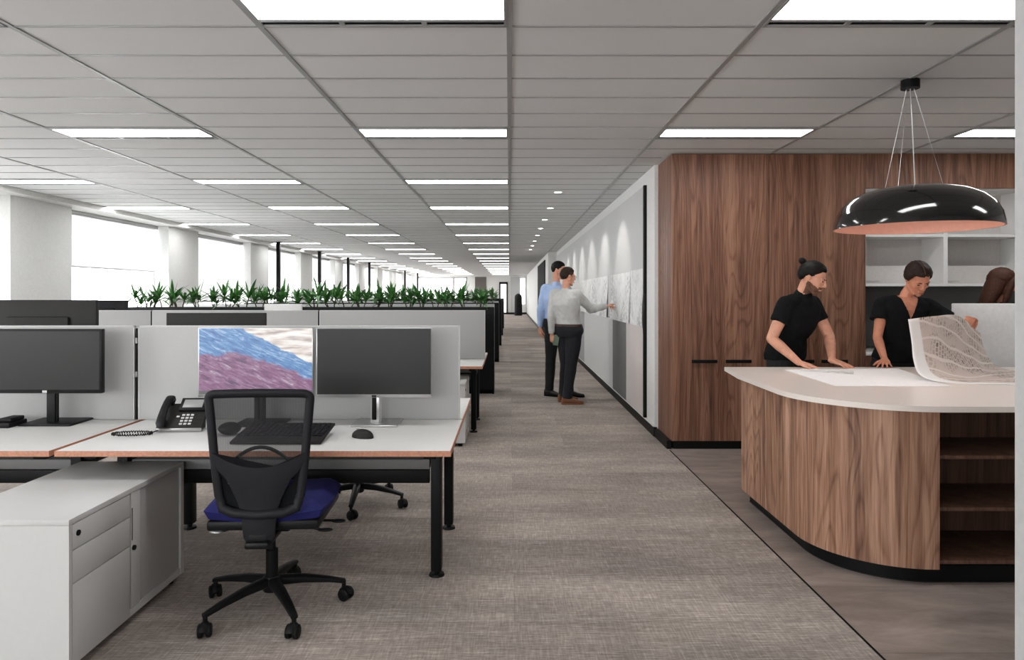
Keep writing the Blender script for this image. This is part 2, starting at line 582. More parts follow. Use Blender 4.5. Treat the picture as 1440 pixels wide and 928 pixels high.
ORD = ['nearest', 'second nearest', 'third', 'fourth', 'fifth', 'sixth', 'seventh', 'eighth', 'ninth', 'tenth', 'eleventh', 'twelfth', 'thirteenth', 'fourteenth', 'fifteenth', 'sixteenth', 'seventeenth', 'eighteenth', 'nineteenth', 'twentieth', 'twenty-first', 'twenty-second', 'twenty-third', 'twenty-fourth', 'twenty-fifth', 'twenty-sixth']
ORL = ['first', 'second'] + ORD[2:]
# ================================================================== the setting
FAR = 48.0
struct('floor', MB().box(-6.42, 1.465, -4, FAR, -0.06, 0), M['carpet'])
struct('floor', MB().box(1.465, 6.5, -4, 7.0, -0.06, 0), M['vinyl'])
struct('trim_1', MB().box(1.460, 1.470, -4, 6.3, -0.01, 0.0015), M['blackm'])
struct('ceiling', MB().box(-6.02, 6.5, -4, FAR, CEIL, CEIL + 0.08), M['ceil'])
# T-bar grid
g = MB()
for i in range(-5, 6):
    X = 1.2 * i
    y1 = FAR if X < 1.3 else 6.9
    g.box(X - 0.014, X + 0.014, -4, y1, CEIL - 0.006, CEIL + 0.002)
k = 0
Y = 2.92 - 0.4 * 17
while Y < FAR:
    x1 = 6.4 if Y < 6.4 else 1.44
    g.box(-6.0, x1, Y - 0.008, Y + 0.008, CEIL - 0.004, CEIL + 0.002)
    Y += 0.4
struct('trim_2', g, M['grid'])
# pelmet along the windows
struct('trim_3', MB().box(-6.46, -6.0, -4, FAR, 2.655, CEIL + 0.08).box(-6.012, -5.985, -4, FAR, CEIL - 0.022, CEIL - 0.002), M['wall'])

# window wall: sill wall, columns, windows with blinds
WX = -6.42
C0, PIT, CW = 8.55, 3.97, 1.2
sill = MB().box(WX - 0.2, WX, -4, FAR, 0, 0.80)
sill.box(WX - 0.2, WX + 0.12, -4, FAR, 0.76, 0.80)
cols = []
for k in range(-3, 10):
    y0 = C0 + PIT * k
    cols.append((y0, y0 + CW))
for a, b in cols:
    sill.box(WX - 0.2, -6.2, max(a, -4), b, 0, 2.66)
sill.box(WX - 0.2, WX, -4, cols[0][0], 0, 2.66) if cols[0][0] > -4 else None
sill.box(WX - 0.2, WX + 0.02, -4, FAR, 2.66, CEIL + 0.08)
struct('wall_left', sill, M['wall'])
win_n = 0
edges = [c[1] for c in cols]
starts = [c[0] for c in cols][1:] + [FAR]
blinds = []
for k, (a, b) in enumerate(zip(edges, starts)):
    win_n += 1
    f = MB()
    t = 0.045
    xw0, xw1 = WX - 0.10, WX - 0.04
    f.box(xw0, xw1, a, a + t, 0.80, 2.66).box(xw0, xw1, b - t, b, 0.80, 2.66)
    f.box(xw0, xw1, a, b, 0.80, 0.80 + t).box(xw0, xw1, a, b, 2.66 - t, 2.66)
    fr = struct('window_%d' % win_n, f, M['white'])
    p = obj('pane', MB().box(WX - 0.072, WX - 0.066, a + t, b - t, 0.80 + t, 2.66 - t), M['glass'], fr, world=True, smooth=0)
    if a > 0:
        blinds.append((a, b, k))
DROP = [1.82, 1.30, 1.82, 1.5, 1.82, 1.6, 1.82, 1.7, 1.82, 1.5, 1.8]
for j, (a, b, k) in enumerate(blinds):
    zb = DROP[(j + 10) % len(DROP)] if j else 1.82
    zb = {0: 1.5, 1: 1.6, 2: 1.82, 3: 1.25}.get(j, zb)
    r = thing('roller_blind', 'white translucent roller blind half down at the %s window from the camera' % ORL[j], 'blind', (WX, (a + b) / 2, zb), group='roller blinds along the window wall')
    L = (b - a) / 2 - 0.05
    h = 2.62 - zb
    obj('blind_fabric', MB().box(-0.0012, 0.0012, -L, L, 0.02, h), M['blind'], r, smooth=0)
    obj('bottom_rail', MB().box(-0.010, 0.010, -L, L, 0, 0.022, 0.004), M['tambour'], r)
    obj('roller_case', MB().box(-0.035, 0.035, -L - 0.04, L + 0.04, h - 0.03, h + 0.035, 0.008), M['silver'], r)

# far wall: window band, dark panels, door, curtain
def farx(px): return (px - CX) * FAR / F
def farz(py): return H + (CY - py) * FAR / F
w = MB()
zt = farz(389.5)
w.box(-7.2, farx(587), FAR, FAR + 0.2, 0, CEIL)
w.box(farx(587), farx(657), FAR, FAR + 0.2, 0, 0.8)
w.box(farx(587), farx(657), FAR, FAR + 0.2, zt, CEIL)
w.box(farx(657), farx(731), FAR, FAR + 0.2, 0, CEIL)
w.box(farx(731), farx(739), FAR, FAR + 0.2, 0, 0.7).box(farx(731), farx(739), FAR, FAR + 0.2, 2.5, CEIL)
w.box(farx(739), 1.5, FAR, FAR + 0.2, 0, CEIL)
struct('wall_front', w, M['wall'])
win_n += 1
f = MB().box(farx(636), farx(640), FAR - 0.02, FAR + 0.08, 0.8, zt).box(farx(587), farx(589), FAR, FAR + 0.08, 0.8, zt).box(farx(655), farx(657), FAR, FAR + 0.08, 0.8, zt).box(farx(587), farx(657), FAR, FAR + 0.08, zt - 0.1, zt)
fr = struct('window_%d' % win_n, f, M['tambour'])
obj('pane', MB().box(farx(589), farx(655), FAR + 0.04, FAR + 0.045, 0.8, zt - 0.1), M['glass'], fr, world=True, smooth=0)
win_n += 1
f = MB().box(farx(731), farx(732), FAR, FAR + 0.08, 0.7, 2.5).box(farx(738), farx(739), FAR, FAR + 0.08, 0.7, 2.5)
fr = struct('window_%d' % win_n, f, M['tambour'])
obj('pane', MB().box(farx(732), farx(738), FAR + 0.04, FAR + 0.045, 0.7, 2.5), M['glass'], fr, world=True, smooth=0)
M['farpanel'] = plain('dark_wall_panel', (104, 98, 94), 0.7)
struct('trim_4', MB().box(farx(668), farx(684), FAR - 0.06, FAR - 0.005, 0.12, 2.6), M['farpanel'])
struct('trim_5', MB().box(farx(718), farx(730), FAR - 0.08, FAR - 0.005, 0.12, 2.62).box(farx(740), 1.19, FAR - 0.08, FAR - 0.005, 0.12, 2.62), M['tambour'])
d = MB().box(farx(702), farx(704), FAR - 0.1, FAR - 0.005, 0, 2.2).box(farx(712), farx(714), FAR - 0.1, FAR - 0.005, 0, 2.2).box(farx(702), farx(714), FAR - 0.1, FAR - 0.005, 2.1, 2.25)
dd = struct('door_1', d, M['black'])
M['litglass'] = emit('lit_door_glass', (250, 250, 250), 0.8)
obj('pane', MB().box(farx(704), farx(712), FAR - 0.05, FAR - 0.03, 0.1, 2.1), M['litglass'], dd, world=True, smooth=0)
struct('baseboard_front', MB().box(-6.3, 1.19, FAR - 0.12, FAR - 0.09, 0, 0.13), M['black'])

# right-hand side walls
R1 = 1.455
w = MB().box(R1, R1 + 0.3, 6.90, 21.3, 0, CEIL).box(1.2, R1 + 0.3, 21.3, 21.5, 0, CEIL).box(1.2, 1.4, 21.5, FAR, 0, CEIL)
struct('wall_right', w, M['wall'])
tb = MB().box(R1 - 0.014, R1, 6.91, 21.3, 0.095, 0.118)
tb.box(1.19, R1, 21.27, 21.3, 2.58, CEIL - 0.004)
struct('trim_6', tb, M['white'])
bb = MB().box(R1 - 0.012, R1, 6.90, 21.3, 0, 0.095).box(R1 - 0.012, R1 + 0.02, 6.885, 6.90, 0, 0.095).box(1.19, R1, 21.285, 21.3, 0, 0.095).box(1.185, 1.2, 21.3, FAR, 0, 0.1)
struct('baseboard_right', bb, M['black'])
d = MB().box(1.17, 1.2, 23.0, 28.7, 0, 2.56)  # flat black panel stands in for the dark of an open doorway recess
dd = struct('dark_doorway', d, M['blackm'])
obj('door_handle', MB().tube([(1.165, 25.6, 0.95), (1.12, 25.6, 0.95), (1.12, 25.6, 1.25), (1.165, 25.6, 1.25)], 0.012), M['silver'], dd, world=True)
# wall end right beside the camera and the outer walls
M['wallgrey'] = plain('grey_wall_paint', (186, 186, 185), 0.75)
struct('wall_right_near', MB().box(1.248, 6.5, 1.60, 1.70, 0, CEIL), M['wallgrey'])
struct('wall_right_far', MB().box(6.5, 6.6, -4, 7.1, 0, CEIL), M['wall'])
w = MB().box(-6.6, 6.6, -4.1, -4, 0, 1.1).box(-6.6, 6.6, -4.1, -4, 2.6, CEIL + 0.08)
for x in (-6.5, -3.25, 0, 3.25, 6.5):
    w.box(x - 0.12, x + 0.12, -4.1, -4, 1.1, 2.6)
w.box(0.12, 6.4, -4.1, -4, 1.1, 2.6)
struct('wall_back', w, M['wall'])
w = None
for i, x in enumerate((-4.875, -1.625)):  # added windows, unseen behind the camera, to light the near surfaces
    f = MB().box(x - 1.505, x - 1.46, -4.08, -4.02, 1.1, 2.6).box(x + 1.46, x + 1.505, -4.08, -4.02, 1.1, 2.6).box(x - 1.5, x + 1.5, -4.08, -4.02, 1.1, 1.145).box(x - 1.5, x + 1.5, -4.08, -4.02, 2.555, 2.6)
    win_n += 1
    fr = struct('window_%d' % win_n, f, M['white'])
    obj('pane', MB().box(x - 1.46, x + 1.46, -4.052, -4.046, 1.145, 2.555), M['glass'], fr, world=True, smooth=0)
    L = bpy.data.lights.new('sky_portal', 'AREA'); L.shape = 'RECTANGLE'; L.size = 3.0; L.size_y = 1.5; L.cycles.is_portal = True
    lo = bpy.data.objects.new('sky_portal', L); COL.objects.link(lo); lo.location = (x, -4.12, 1.85)
    lo.rotation_euler = V((0, 1, 0)).to_track_quat('-Z', 'Z').to_euler()
struct('wall_right_back', MB().box(1.755, 6.5, 7.0, 7.1, 0, CEIL), M['wall'])

# ceiling lights --------------------------------------------------
def ceiling_light():
    t = thing('ceiling_light', 'x', 'ceiling light', group='recessed ceiling light panels')
    # local origin: centre of the tile on the ceiling plane; tile 1.17 x 0.384
    fr = MB()
    hx, y0, y1 = 0.586, -0.192, 0.192
    fr.box(-hx, hx, y0, y0 + 0.045, -0.010, 0.0, 0.002)
    fr.box(-hx, hx, 0.10, 0.128, -0.010, 0.0, 0.002)
    fr.box(-hx, hx, 0.168, y1, -0.010, 0.0, 0.002)
    fr.box(-hx, -hx + 0.012, y0, y1, -0.010, 0.0).box(hx - 0.012, hx, y0, y1, -0.010, 0.0)
    for x in (-0.195, 0.195):
        fr.box(x - 0.012, x + 0.012, 0.128, 0.168, -0.010, 0.0)
    obj('frame', fr, M['grid'], t)
    obj('diffuser', MB().box(-hx + 0.012, hx - 0.012, y0 + 0.045, 0.10, -0.007, -0.001), M['lamp'], t, smooth=0)
    obj('air_slot', MB().box(-hx + 0.012, hx - 0.012, 0.128, 0.168, -0.003, -0.0005), M['blackm'], t, smooth=0)
    return t
proto = ceiling_light(); used = False
colnames = {-5.4: 'the row beside the windows', -3.0: 'the middle row over the desks', -0.6: 'the row beside the aisle', 1.8: 'the row over the kitchen side', 4.2: 'the corner behind the pendant lamp'}
for cx in (-5.4, -3.0, -0.6, 1.8, 4.2):
    vis = 0
    for k in range(-1, 19):
        y = 2.92 + 2.4 * k + 0.2
        if cx > 1 and k > 1: continue
        if k == -1 and cx < 1: continue
        px_r = CX + F * (cx + 0.6) / (y + 0.2)
        if px_r < 0 and k >= 0: continue
        lab = 'recessed white ceiling light panel, %s in %s' % (ORL[vis], colnames[cx])
        vis += 1
        if not used:
            used = True
            proto.location = (cx, y, CEIL); proto['label'] = lab
        else:
            dup(proto, (cx, y, CEIL), lab)

# wall-washing downlights
def downlight():
    t = thing('downlight', 'x', 'downlight', group='small downlights along the pin wall')
    obj('trim_ring', MB().lathe([(0.045, -0.001), (0.046, -0.006), (0.062, -0.006), (0.064, 0.0)], n=24), M['white'], t)
    obj('lens', MB().cyl((0, 0, -0.003), 0.045, 0.002, 20), M['lamp2'], t, smooth=0)
    return t
dp = downlight()
for k in range(8):
    y = 8.73 + 1.62 * k
    lab = 'small round white downlight, %s from the camera in the line beside the pin wall' % ORL[k]
    if k == 0:
        dp.location = (0.614, y, CEIL); dp['label'] = lab
    else:
        dup(dp, (0.614, y, CEIL), lab)
    L = bpy.data.lights.new('wall_washer', 'SPOT')
    L.energy = 13; L.spot_size = math.radians(72); L.spot_blend = 0.5; L.shadow_soft_size = 0.04
    L.color = (1.0, 0.96, 0.92)
    lo = bpy.data.objects.new('wall_washer', L); COL.objects.link(lo)
    lo.location = (0.70, y, CEIL - 0.03)
    dv = V((0.62, 0.0, -1.0))
    lo.rotation_euler = dv.to_track_quat('-Z', 'Y').to_euler()

# daylight: bright sky, portals in the windows
wld = bpy.data.worlds.new('sky'); scene.world = wld; wld.use_nodes = True
bg = wld.node_tree.nodes['Background']
bg.inputs['Color'].default_value = (0.97, 0.985, 1.0, 1)
bg.inputs['Strength'].default_value = 5.0
for (a, b) in zip(edges, starts):
    if b < -3: continue
    L = bpy.data.lights.new('sky_portal', 'AREA'); L.shape = 'RECTANGLE'; L.size = (b - a); L.size_y = 1.86
    L.cycles.is_portal = True
    lo = bpy.data.objects.new('sky_portal', L); COL.objects.link(lo)
    lo.location = (WX - 0.12, (a + b) / 2, 1.73)
    lo.rotation_euler = V((1, 0, 0)).to_track_quat('-Z', 'Y').to_euler()
L = bpy.data.lights.new('sky_portal', 'AREA'); L.shape = 'RECTANGLE'; L.size = 3.4; L.size_y = 1.8; L.cycles.is_portal = True
lo = bpy.data.objects.new('sky_portal', L); COL.objects.link(lo); lo.location = (-4.7, FAR + 0.1, 1.7)
lo.rotation_euler = V((0, -1, 0)).to_track_quat('-Z', 'Z').to_euler()

# ================================================================== pin wall
pb = thing('pin_board', 'long grey fabric pin board with black end edge on the right wall', 'pin board', (R1, 7.3, 0.118))
def wbox(name, mat, parent, *a, bev=0.0, smooth=35):
    return obj(name, MB().box(*a, bev), mat, parent, world=True, smooth=smooth)
M['pin1'] = plain('pin_fabric_pale', (204, 204, 203), 0.95, nz=0.05, nscale=200, bmp=0.1)
M['pin2'] = plain('pin_fabric_dark', (112, 112, 112), 0.95, nz=0.08, nscale=200, bmp=0.1)
M['pin3'] = plain('pin_fabric_warm', (208, 200, 196), 0.95, nz=0.05, nscale=200, bmp=0.1)
M['pin4'] = plain('pin_fabric_mid', (160, 160, 160), 0.95, nz=0.08, nscale=200, bmp=0.1)
PX0, PX1 = R1 - 0.022, R1 - 0.0005
wbox('upper_panel', M['pin1'], pb, PX0, PX1, 7.36, 21.2, 1.10, 2.58)
for (a, b, m) in ((7.36, 8.46, 'pin3'), (8.48, 9.56, 'pin2'), (9.58, 13.2, 'pin1'), (13.22, 14.5, 'pin4'), (14.52, 18.0, 'pin1'), (18.02, 21.2, 'pin3')):
    wbox('lower_panel', M[m], pb, PX0, PX1, a, b, 0.118, 1.095)
wbox('end_edge', M['black'], pb, PX0 - 0.01, PX1, 7.29, 7.345, 0.118, 2.58)
# sheets pinned on it
def sheet(y0, y1, z0, z1, label, k):
    mb = MB()
    n = 14
    vs = []
    for i in range(n + 1):
        for j in (0, 1, 2, 3):
            y = y0 + (y1 - y0) * i / n
            z = z0 + (z1 - z0) * j / 3
            d = 0.003 + 0.010 * abs(math.sin(i * 0.9 + k)) * (1 - j / 3) + 0.012 * (1 if i in (0, n) and j < 2 else 0)
            vs.append(mb.b.verts.new((PX0 - d, y, z)))
    for i in range(n):
        for j in range(3):
            a = i * 4 + j
            mb.b.faces.new((vs[a], vs[a + 1], vs[a + 5], vs[a + 4]))
    ext = bmesh.ops.extrude_face_region(mb.b, geom=list(mb.b.faces))
    bmesh.ops.translate(mb.b, vec=(0.0012, 0, 0), verts=[v for v in ext['geom'] if isinstance(v, bmesh.types.BMVert)])
    o = obj('pinned_drawing', mb, M['drawing'], world=True)
    tag(o, label, 'drawing', 'drawings pinned on the wall')
    return o
sheet(7.37, 8.12, 1.075, 1.70, 'white plan sheet pinned closest to the black edge of the pin board', 0)
sheet(8.14, 9.68, 1.075, 1.69, 'wide white plan sheet with grey smudges under the pointing hand', 1)
sheet(10.0, 11.9, 1.08, 1.69, 'white plan sheet pinned just beyond the pointing hand', 2)
sheet(11.93, 13.8, 1.08, 1.69, 'white plan sheet pinned furthest along the wall behind the men', 3)

# ================================================================== walnut joinery and kitchen
WY = 6.32
def tall_cab(x0, x1, label, hands):
    t = thing('tall_cabinet', label, 'cabinet', ((x0 + x1) / 2, WY + 0.3, 0), group='walnut tall cabinets')
    wbox('carcass', M['wood'], t, x0, x1, WY + 0.02, 6.98, 0.078, CEIL - 0.006)
    wbox('plinth', M['black'], t, x0 + (0.0 if x0 > 2 else 0.02), x1, WY + 0.03, 6.9, 0, 0.078)
    xm = (x0 + x1) / 2
    for (a, b, hx0, hx1) in ((x0, xm - 0.001, hands[0][0], hands[0][1]), (xm + 0.001, x1 - 0.001, hands[1][0], hands[1][1])):
        dr = wbox('door', M['wood'], t, a, b, WY, WY + 0.019, 0.078, CEIL - 0.008)
        hb = MB().box(hx0, hx1, WY - 0.022, WY - 0.014, 0.795, 0.825, 0.002)
        hb.box(hx0 + 0.01, hx0 + 0.02, WY - 0.016, WY, 0.805, 0.815).box(hx1 - 0.02, hx1 - 0.01, WY - 0.016, WY, 0.805, 0.815)
        obj('handle', hb, M['black'], dr, world=True)
    return t
tall_cab(1.49, 2.39, 'walnut tall cabinet with two black bar handles, beside the white wall end', ((1.668, 1.903), (1.98, 2.216)))
tall_cab(2.39, 3.27, 'walnut tall cabinet behind the man in the black t-shirt', ((2.55, 2.79), (2.857, 3.098)))
struct('trim_7', MB().box(3.27, 6.5, WY, 6.98, 2.40, CEIL - 0.004), M['wood'])
struct('trim_8', MB().box(1.45, 1.49, 6.34, 6.9, 0.0, 0.078), M['black'])
struct('trim_9', MB().box(3.27, 6.5, 6.94, 6.98, 0.90, 1.50), M['splash'])
def wall_cab(x0, x1, label):
    t = thing('wall_cabinet', label, 'cabinet', ((x0 + x1) / 2, 6.6, 1.50), group='open white kitchen wall cabinets')
    wbox('back_panel', M['whitecab'], t, x0, x1, 6.70, 6.72, 1.50, 2.40)
    wbox('side_panel', M['white'], t, x0, x0 + 0.02, WY + 0.04, 6.70, 1.50, 2.40)
    wbox('side_panel', M['white'], t, x1 - 0.02, x1, WY + 0.04, 6.70, 1.50, 2.40)
    wbox('shelf', M['white'], t, x0 + 0.02, x1 - 0.02, WY + 0.04, 6.70, 1.955, 1.98)
    wbox('shelf', M['white'], t, x0 + 0.02, x1 - 0.02, WY + 0.04, 6.70, 1.50, 1.525)
    fl = wbox('flap_door', M['whitecab'], t, x0 + 0.021, x1 - 0.021, WY + 0.3, WY + 0.32, 1.525, 1.70)
    wbox('handle', M['tambour'], t, (x0 + x1) / 2 - 0.28, (x0 + x1) / 2 - 0.1, WY + 0.29, WY + 0.3, 1.545, 1.556)
    wbox('top_panel', M['white'], t, x0 + 0.02, x1 - 0.02, WY + 0.04, 6.70, 2.385, 2.40)
    return t
wall_cab(3.275, 4.03, 'open white wall cabinet above the woman in the v-neck top')
wall_cab(4.03, 4.80, 'open white wall cabinet right of the divider, above the auburn-haired person')
wall_cab(4.80, 5.57, 'open white wall cabinet at the right end of the kitchen row')
kb = thing('base_cabinet', 'walnut kitchen base cabinet under the grey splashback', 'cabinet', (4.8, 6.6, 0))
wbox('carcass', M['wood'], kb, 3.275, 6.45, WY + 0.04, 6.93, 0.08, 0.86)
wbox('plinth', M['black'], kb, 3.275, 6.45, WY + 0.08, 6.9, 0.0, 0.08)
for i in range(5):
    a = 3.277 + i * 0.634
    dr = wbox('door', M['wood'], kb, a, a + 0.63, WY + 0.02, WY + 0.039, 0.085, 0.855)
    wbox('handle', M['black'], dr, a + 0.2, a + 0.43, WY, WY + 0.02, 0.80, 0.825)
tag(wbox('kitchen_worktop', M['white'], None, 3.275, 6.45, WY, 6.935, 0.862, 0.89, bev=0.003), 'white kitchen worktop below the grey splashback', 'worktop')

# ================================================================== island
def corner_path(x0, y0, y1, xend, r, n=18):
    """from back-left down the left side, round the corner, along the front"""
    pts = [(x0, y1)]
    c = (x0 + r, y0 + r)
    for i in range(n + 1):
        a = PI + (PI / 2) * i / n
        pts.append((c[0] + r * math.cos(a), c[1] + r * math.sin(a)))
    pts.append((xend, y0))
    return pts
isl = thing('island_counter', 'curved walnut kitchen island with pale stone top and open shelves', 'kitchen island', (2.9, 4.1, 0))
top = corner_path(1.515, 3.29, 5.08, 4.3, 0.60, 24)
top[0] = (1.585, 5.08)
top.insert(1, (1.525, 4.6))
obj('worktop', MB().prism(top + [(4.3, 5.08)], 0.862, 0.89, 0.004), M['solid'], isl, world=True, smooth=30)
def wallband(path, th, z0, z1):
    mb = MB()
    a = []; n = len(path)
    for i, p in enumerate(path):
        q0 = V(path[max(i - 1, 0)]); q1 = V(path[min(i + 1, n - 1)])
        t = (q1 - q0).normalized(); nrm = V((-t.y, t.x))
        p = V(p); q = p + nrm * th
        a.append([mb.b.verts.new((p.x, p.y, z0)), mb.b.verts.new((p.x, p.y, z1)), mb.b.verts.new((q.x, q.y, z1)), mb.b.verts.new((q.x, q.y, z0))])
    for r0, r1 in zip(a, a[1:]):
        for j in range(4):
            mb.b.faces.new((r0[j], r0[(j + 1) % 4], r1[(j + 1) % 4], r1[j]))
    mb.b.faces.new(a[0]); mb.b.faces.new(list(reversed(a[-1])))
    return mb
bp = corner_path(1.60, 3.36, 4.75, 2.10, 0.49, 24)
obj('curved_panel', wallband(bp, 0.02, 0.083, 0.861), M['woodi'], isl, world=True, smooth=30)
pp = corner_path(1.655, 3.415, 4.74, 4.3, 0.44, 24)
obj('plinth', wallband(pp, 0.02, 0.0, 0.083), M['black'], isl, world=True, smooth=30)
pp2 = corner_path(1.650, 3.410, 4.74, 4.3, 0.445, 24)
obj('plinth_strip', wallband(pp2, 0.003, 0.0, 0.004), M['dkplastic'], isl, world=True, smooth=30)
wbox('back_panel', M['woodi'], isl, 1.62, 4.28, 4.73, 4.75, 0.083, 0.861)
wbox('bottom_panel', M['wood'], isl, 1.90, 4.28, 3.44, 4.72, 0.075, 0.083)
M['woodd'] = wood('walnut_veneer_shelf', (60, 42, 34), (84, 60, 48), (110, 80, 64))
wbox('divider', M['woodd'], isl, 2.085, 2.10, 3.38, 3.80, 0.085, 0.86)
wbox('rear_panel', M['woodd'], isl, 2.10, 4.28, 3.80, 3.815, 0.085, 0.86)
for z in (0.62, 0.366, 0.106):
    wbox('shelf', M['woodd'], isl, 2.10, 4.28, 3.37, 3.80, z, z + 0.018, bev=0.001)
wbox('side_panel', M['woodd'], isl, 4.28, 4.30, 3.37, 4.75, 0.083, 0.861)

# low white screen behind the island
sc = thing('low_screen', 'low white freestanding screen standing behind the right end of the island', 'screen', (4.4, 5.535, 0))
wbox('panel', M['paper'], sc, 3.561, 5.3, 5.52, 5.55, 0.06, 1.352, bev=0.006)
wbox('foot', M['silver'], sc, 3.66, 3.72, 5.475, 5.60, 0.0, 0.06)
wbox('foot', M['silver'], sc, 5.10, 5.16, 5.475, 5.60, 0.0, 0.06)

# ================================================================== pendant lamp
PC = V((2.446, 4.15, 0))
pl = thing('pendant_lamp', 'large gloss black dome pendant lamp with copper inside, over the island', 'pendant lamp', (PC.x, PC.y, 1.825))
prof = [(0.450, 0.0), (0.449, 0.02), (0.438, 0.075), (0.41, 0.13), (0.365, 0.175), (0.30, 0.212), (0.22, 0.235), (0.12, 0.247), (0.03, 0.25), (0.001, 0.25)]
obj('lamp_shade', MB().lathe(prof, n=72), M['gloss'], pl, smooth=60)
prof2 = [(0.450, 0.0), (0.440, 0.0), (0.438, 0.02), (0.428, 0.073), (0.40, 0.125), (0.355, 0.168), (0.29, 0.204), (0.21, 0.227), (0.11, 0.238), (0.001, 0.24)]
obj('inner_reflector', MB().lathe(prof2, n=72), M['copper'], pl, smooth=60)
obj('diffuser', MB().cyl((0, 0, 0.085), 0.16, 0.02, 40), M['lamp3'], pl)
cz = CEIL - 1.825
dx = 2.416 - PC.x
obj('canopy', MB().cyl((dx, 0, cz - 0.055), 0.052, 0.052, 32), M['black'], pl)
for (x, y) in ((-0.16, -0.10), (0.19, 0.02), (-0.10, 0.16)):
    z0 = 0.235
    obj('suspension_wire', MB().tube([(dx + x * 0.12, y * 0.12, cz - 0.05), (x, y, z0)], 0.0010, 6), M['silver'], pl)
obj('power_cable', MB().tube([(dx, 0, cz - 0.05), (0.0, 0, 0.245)], 0.0035, 8), M['silver'], pl)
L = bpy.data.lights.new('pendant_bulb', 'POINT'); L.energy = 1.4; L.color = (1, 0.9, 0.82); L.shadow_soft_size = 0.1
lo = bpy.data.objects.new('pendant_bulb', L); COL.objects.link(lo); lo.location = (PC.x, PC.y, 1.825 + 0.05)
# ================================================================== desks
DH = 0.72
M['dkgrey'] = plain('mid_grey_tray', (110, 110, 110), 0.5)
def desk(loc, rz, label, ly, group='white workstation desks', w=1.79):
    t = thing('desk', label, 'desk', loc, rz, group)
    hx = w / 2
    obj('desktop', MB().box(-hx + 0.003, hx - 0.003, -0.389, 0.389, DH - 0.026, DH, 0.001), M['white'], t)
    e = MB()
    e.box(-hx, hx, -0.392, -0.389, DH - 0.026, DH - 0.0008).box(-hx, hx, 0.389, 0.391, DH - 0.026, DH - 0.0008)
    e.box(-hx, -hx + 0.003, -0.389, 0.389, DH - 0.026, DH - 0.0008).box(hx - 0.003, hx, -0.389, 0.389, DH - 0.026, DH - 0.0008)
    obj('edge_band', e, M['plyedge'], t)
    for s in (-1, 1):
        x = s * (hx - 0.105)
        lg = MB().box(x - 0.027, x + 0.027, ly - 0.035, ly + 0.035, 0.03, DH - 0.06, 0.006)
        l = obj('leg', lg, M['black'], t)
        obj('foot', MB().cyl((x, ly, 0.0), 0.04, 0.012, 24, 0.036).cyl((x, ly, 0.012), 0.014, 0.022, 16), M['black'], l)
        obj('top_bracket', MB().box(x - 0.03, x + 0.03, -0.30, 0.36, DH - 0.06, DH - 0.026, 0.004), M['black'], t)
        obj('side_rail', MB().box(x - 0.012, x + 0.012, ly + 0.036, 0.385, 0.545, 0.60, 0.003), M['dkplastic'], t)
    obj('beam', MB().box(-hx + 0.14, hx - 0.14, ly - 0.012, ly + 0.02, 0.47, 0.537, 0.003), M['black'], t)
    obj('cable_tray', MB().box(-hx + 0.14, hx - 0.14, ly - 0.012, ly + 0.06, 0.54, 0.59, 0.004), M['dkgrey'], t)
    return t
BX = (-1.16, -2.975, -4.79)
def bench(yc, n, names, front=True, rear=True):
    for i in range(n):
        if front:
            desk((BX[i], yc - 0.40, 0), 0, names[0][i], 0.0)
        if rear:
            desk((BX[i], yc + 0.40, 0), PI, names[1][i], 0.10)
bench(3.90, 2, (['white desk with ply edge holding the purple mountain monitor and the phone', 'white desk with ply edge at the left, holding the black monitor'],
                ['white desk on the far side of the nearest grey screen', 'white desk on the far side of the left grey screen']))
bench(7.52, 3, (['white desk of the second bench with its corner beside the aisle', 'middle white desk in the front row of the second bench', 'window-side white desk in the front row of the second bench'],
                ['aisle-side white desk behind the second bench screens', 'middle white desk behind the second bench screens', 'window-side white desk behind the second bench screens']))
for j, yc in enumerate((12.1, 16.7)):
    bench(yc, 3, (['%s white desk behind the %s row of plants' % (q, ('first', 'second')[j]) for q in ('aisle-side', 'middle', 'window-side')], ['']), rear=False)

def screen(x, yc, w, label, mat='screen'):
    t = thing('desk_screen', label, 'desk screen', (x, yc, DH), 0, 'grey fabric desk screens')
    hx = w / 2
    z0, z1 = 0.0, 0.53
    obj('fabric_panel', MB().box(-hx + 0.008, hx - 0.008, -0.0135, 0.0135, z0, z1 - 0.008, 0.004), M[mat], t)
    f = MB().box(-hx, hx, -0.011, 0.011, z1 - 0.010, z1, 0.003).box(-hx, -hx + 0.010, -0.011, 0.011, z0, z1, 0.003).box(hx - 0.010, hx, -0.011, 0.011, z0, z1, 0.003)
    obj('edge_trim', f, M['screenedge'], t)
    return t
for i, (x, w, l) in enumerate(((-1.19, 1.82, 'grey fabric desk screen behind the purple mountain monitor'), (-3.03, 1.82, 'grey fabric desk screen behind the black monitor at the left edge'))):
    screen(x, 3.90, w, l)
for i, l in enumerate(('light grey desk screen of the second bench, ending at the aisle', 'grey desk screen in the middle of the second bench', 'grey desk screen nearest the windows on the second bench')):
    screen(-1.17 - 1.825 * i, 7.52, 1.81, l)
for j, yc in enumerate((12.1, 16.7)):
    for i in range(3):
        screen(-1.17 - 1.825 * i, yc, 1.81, 'grey desk screen %s behind the %s planter row' % (('at the aisle end', 'in the middle', 'at the window end')[i], ('nearest', 'second')[j]))
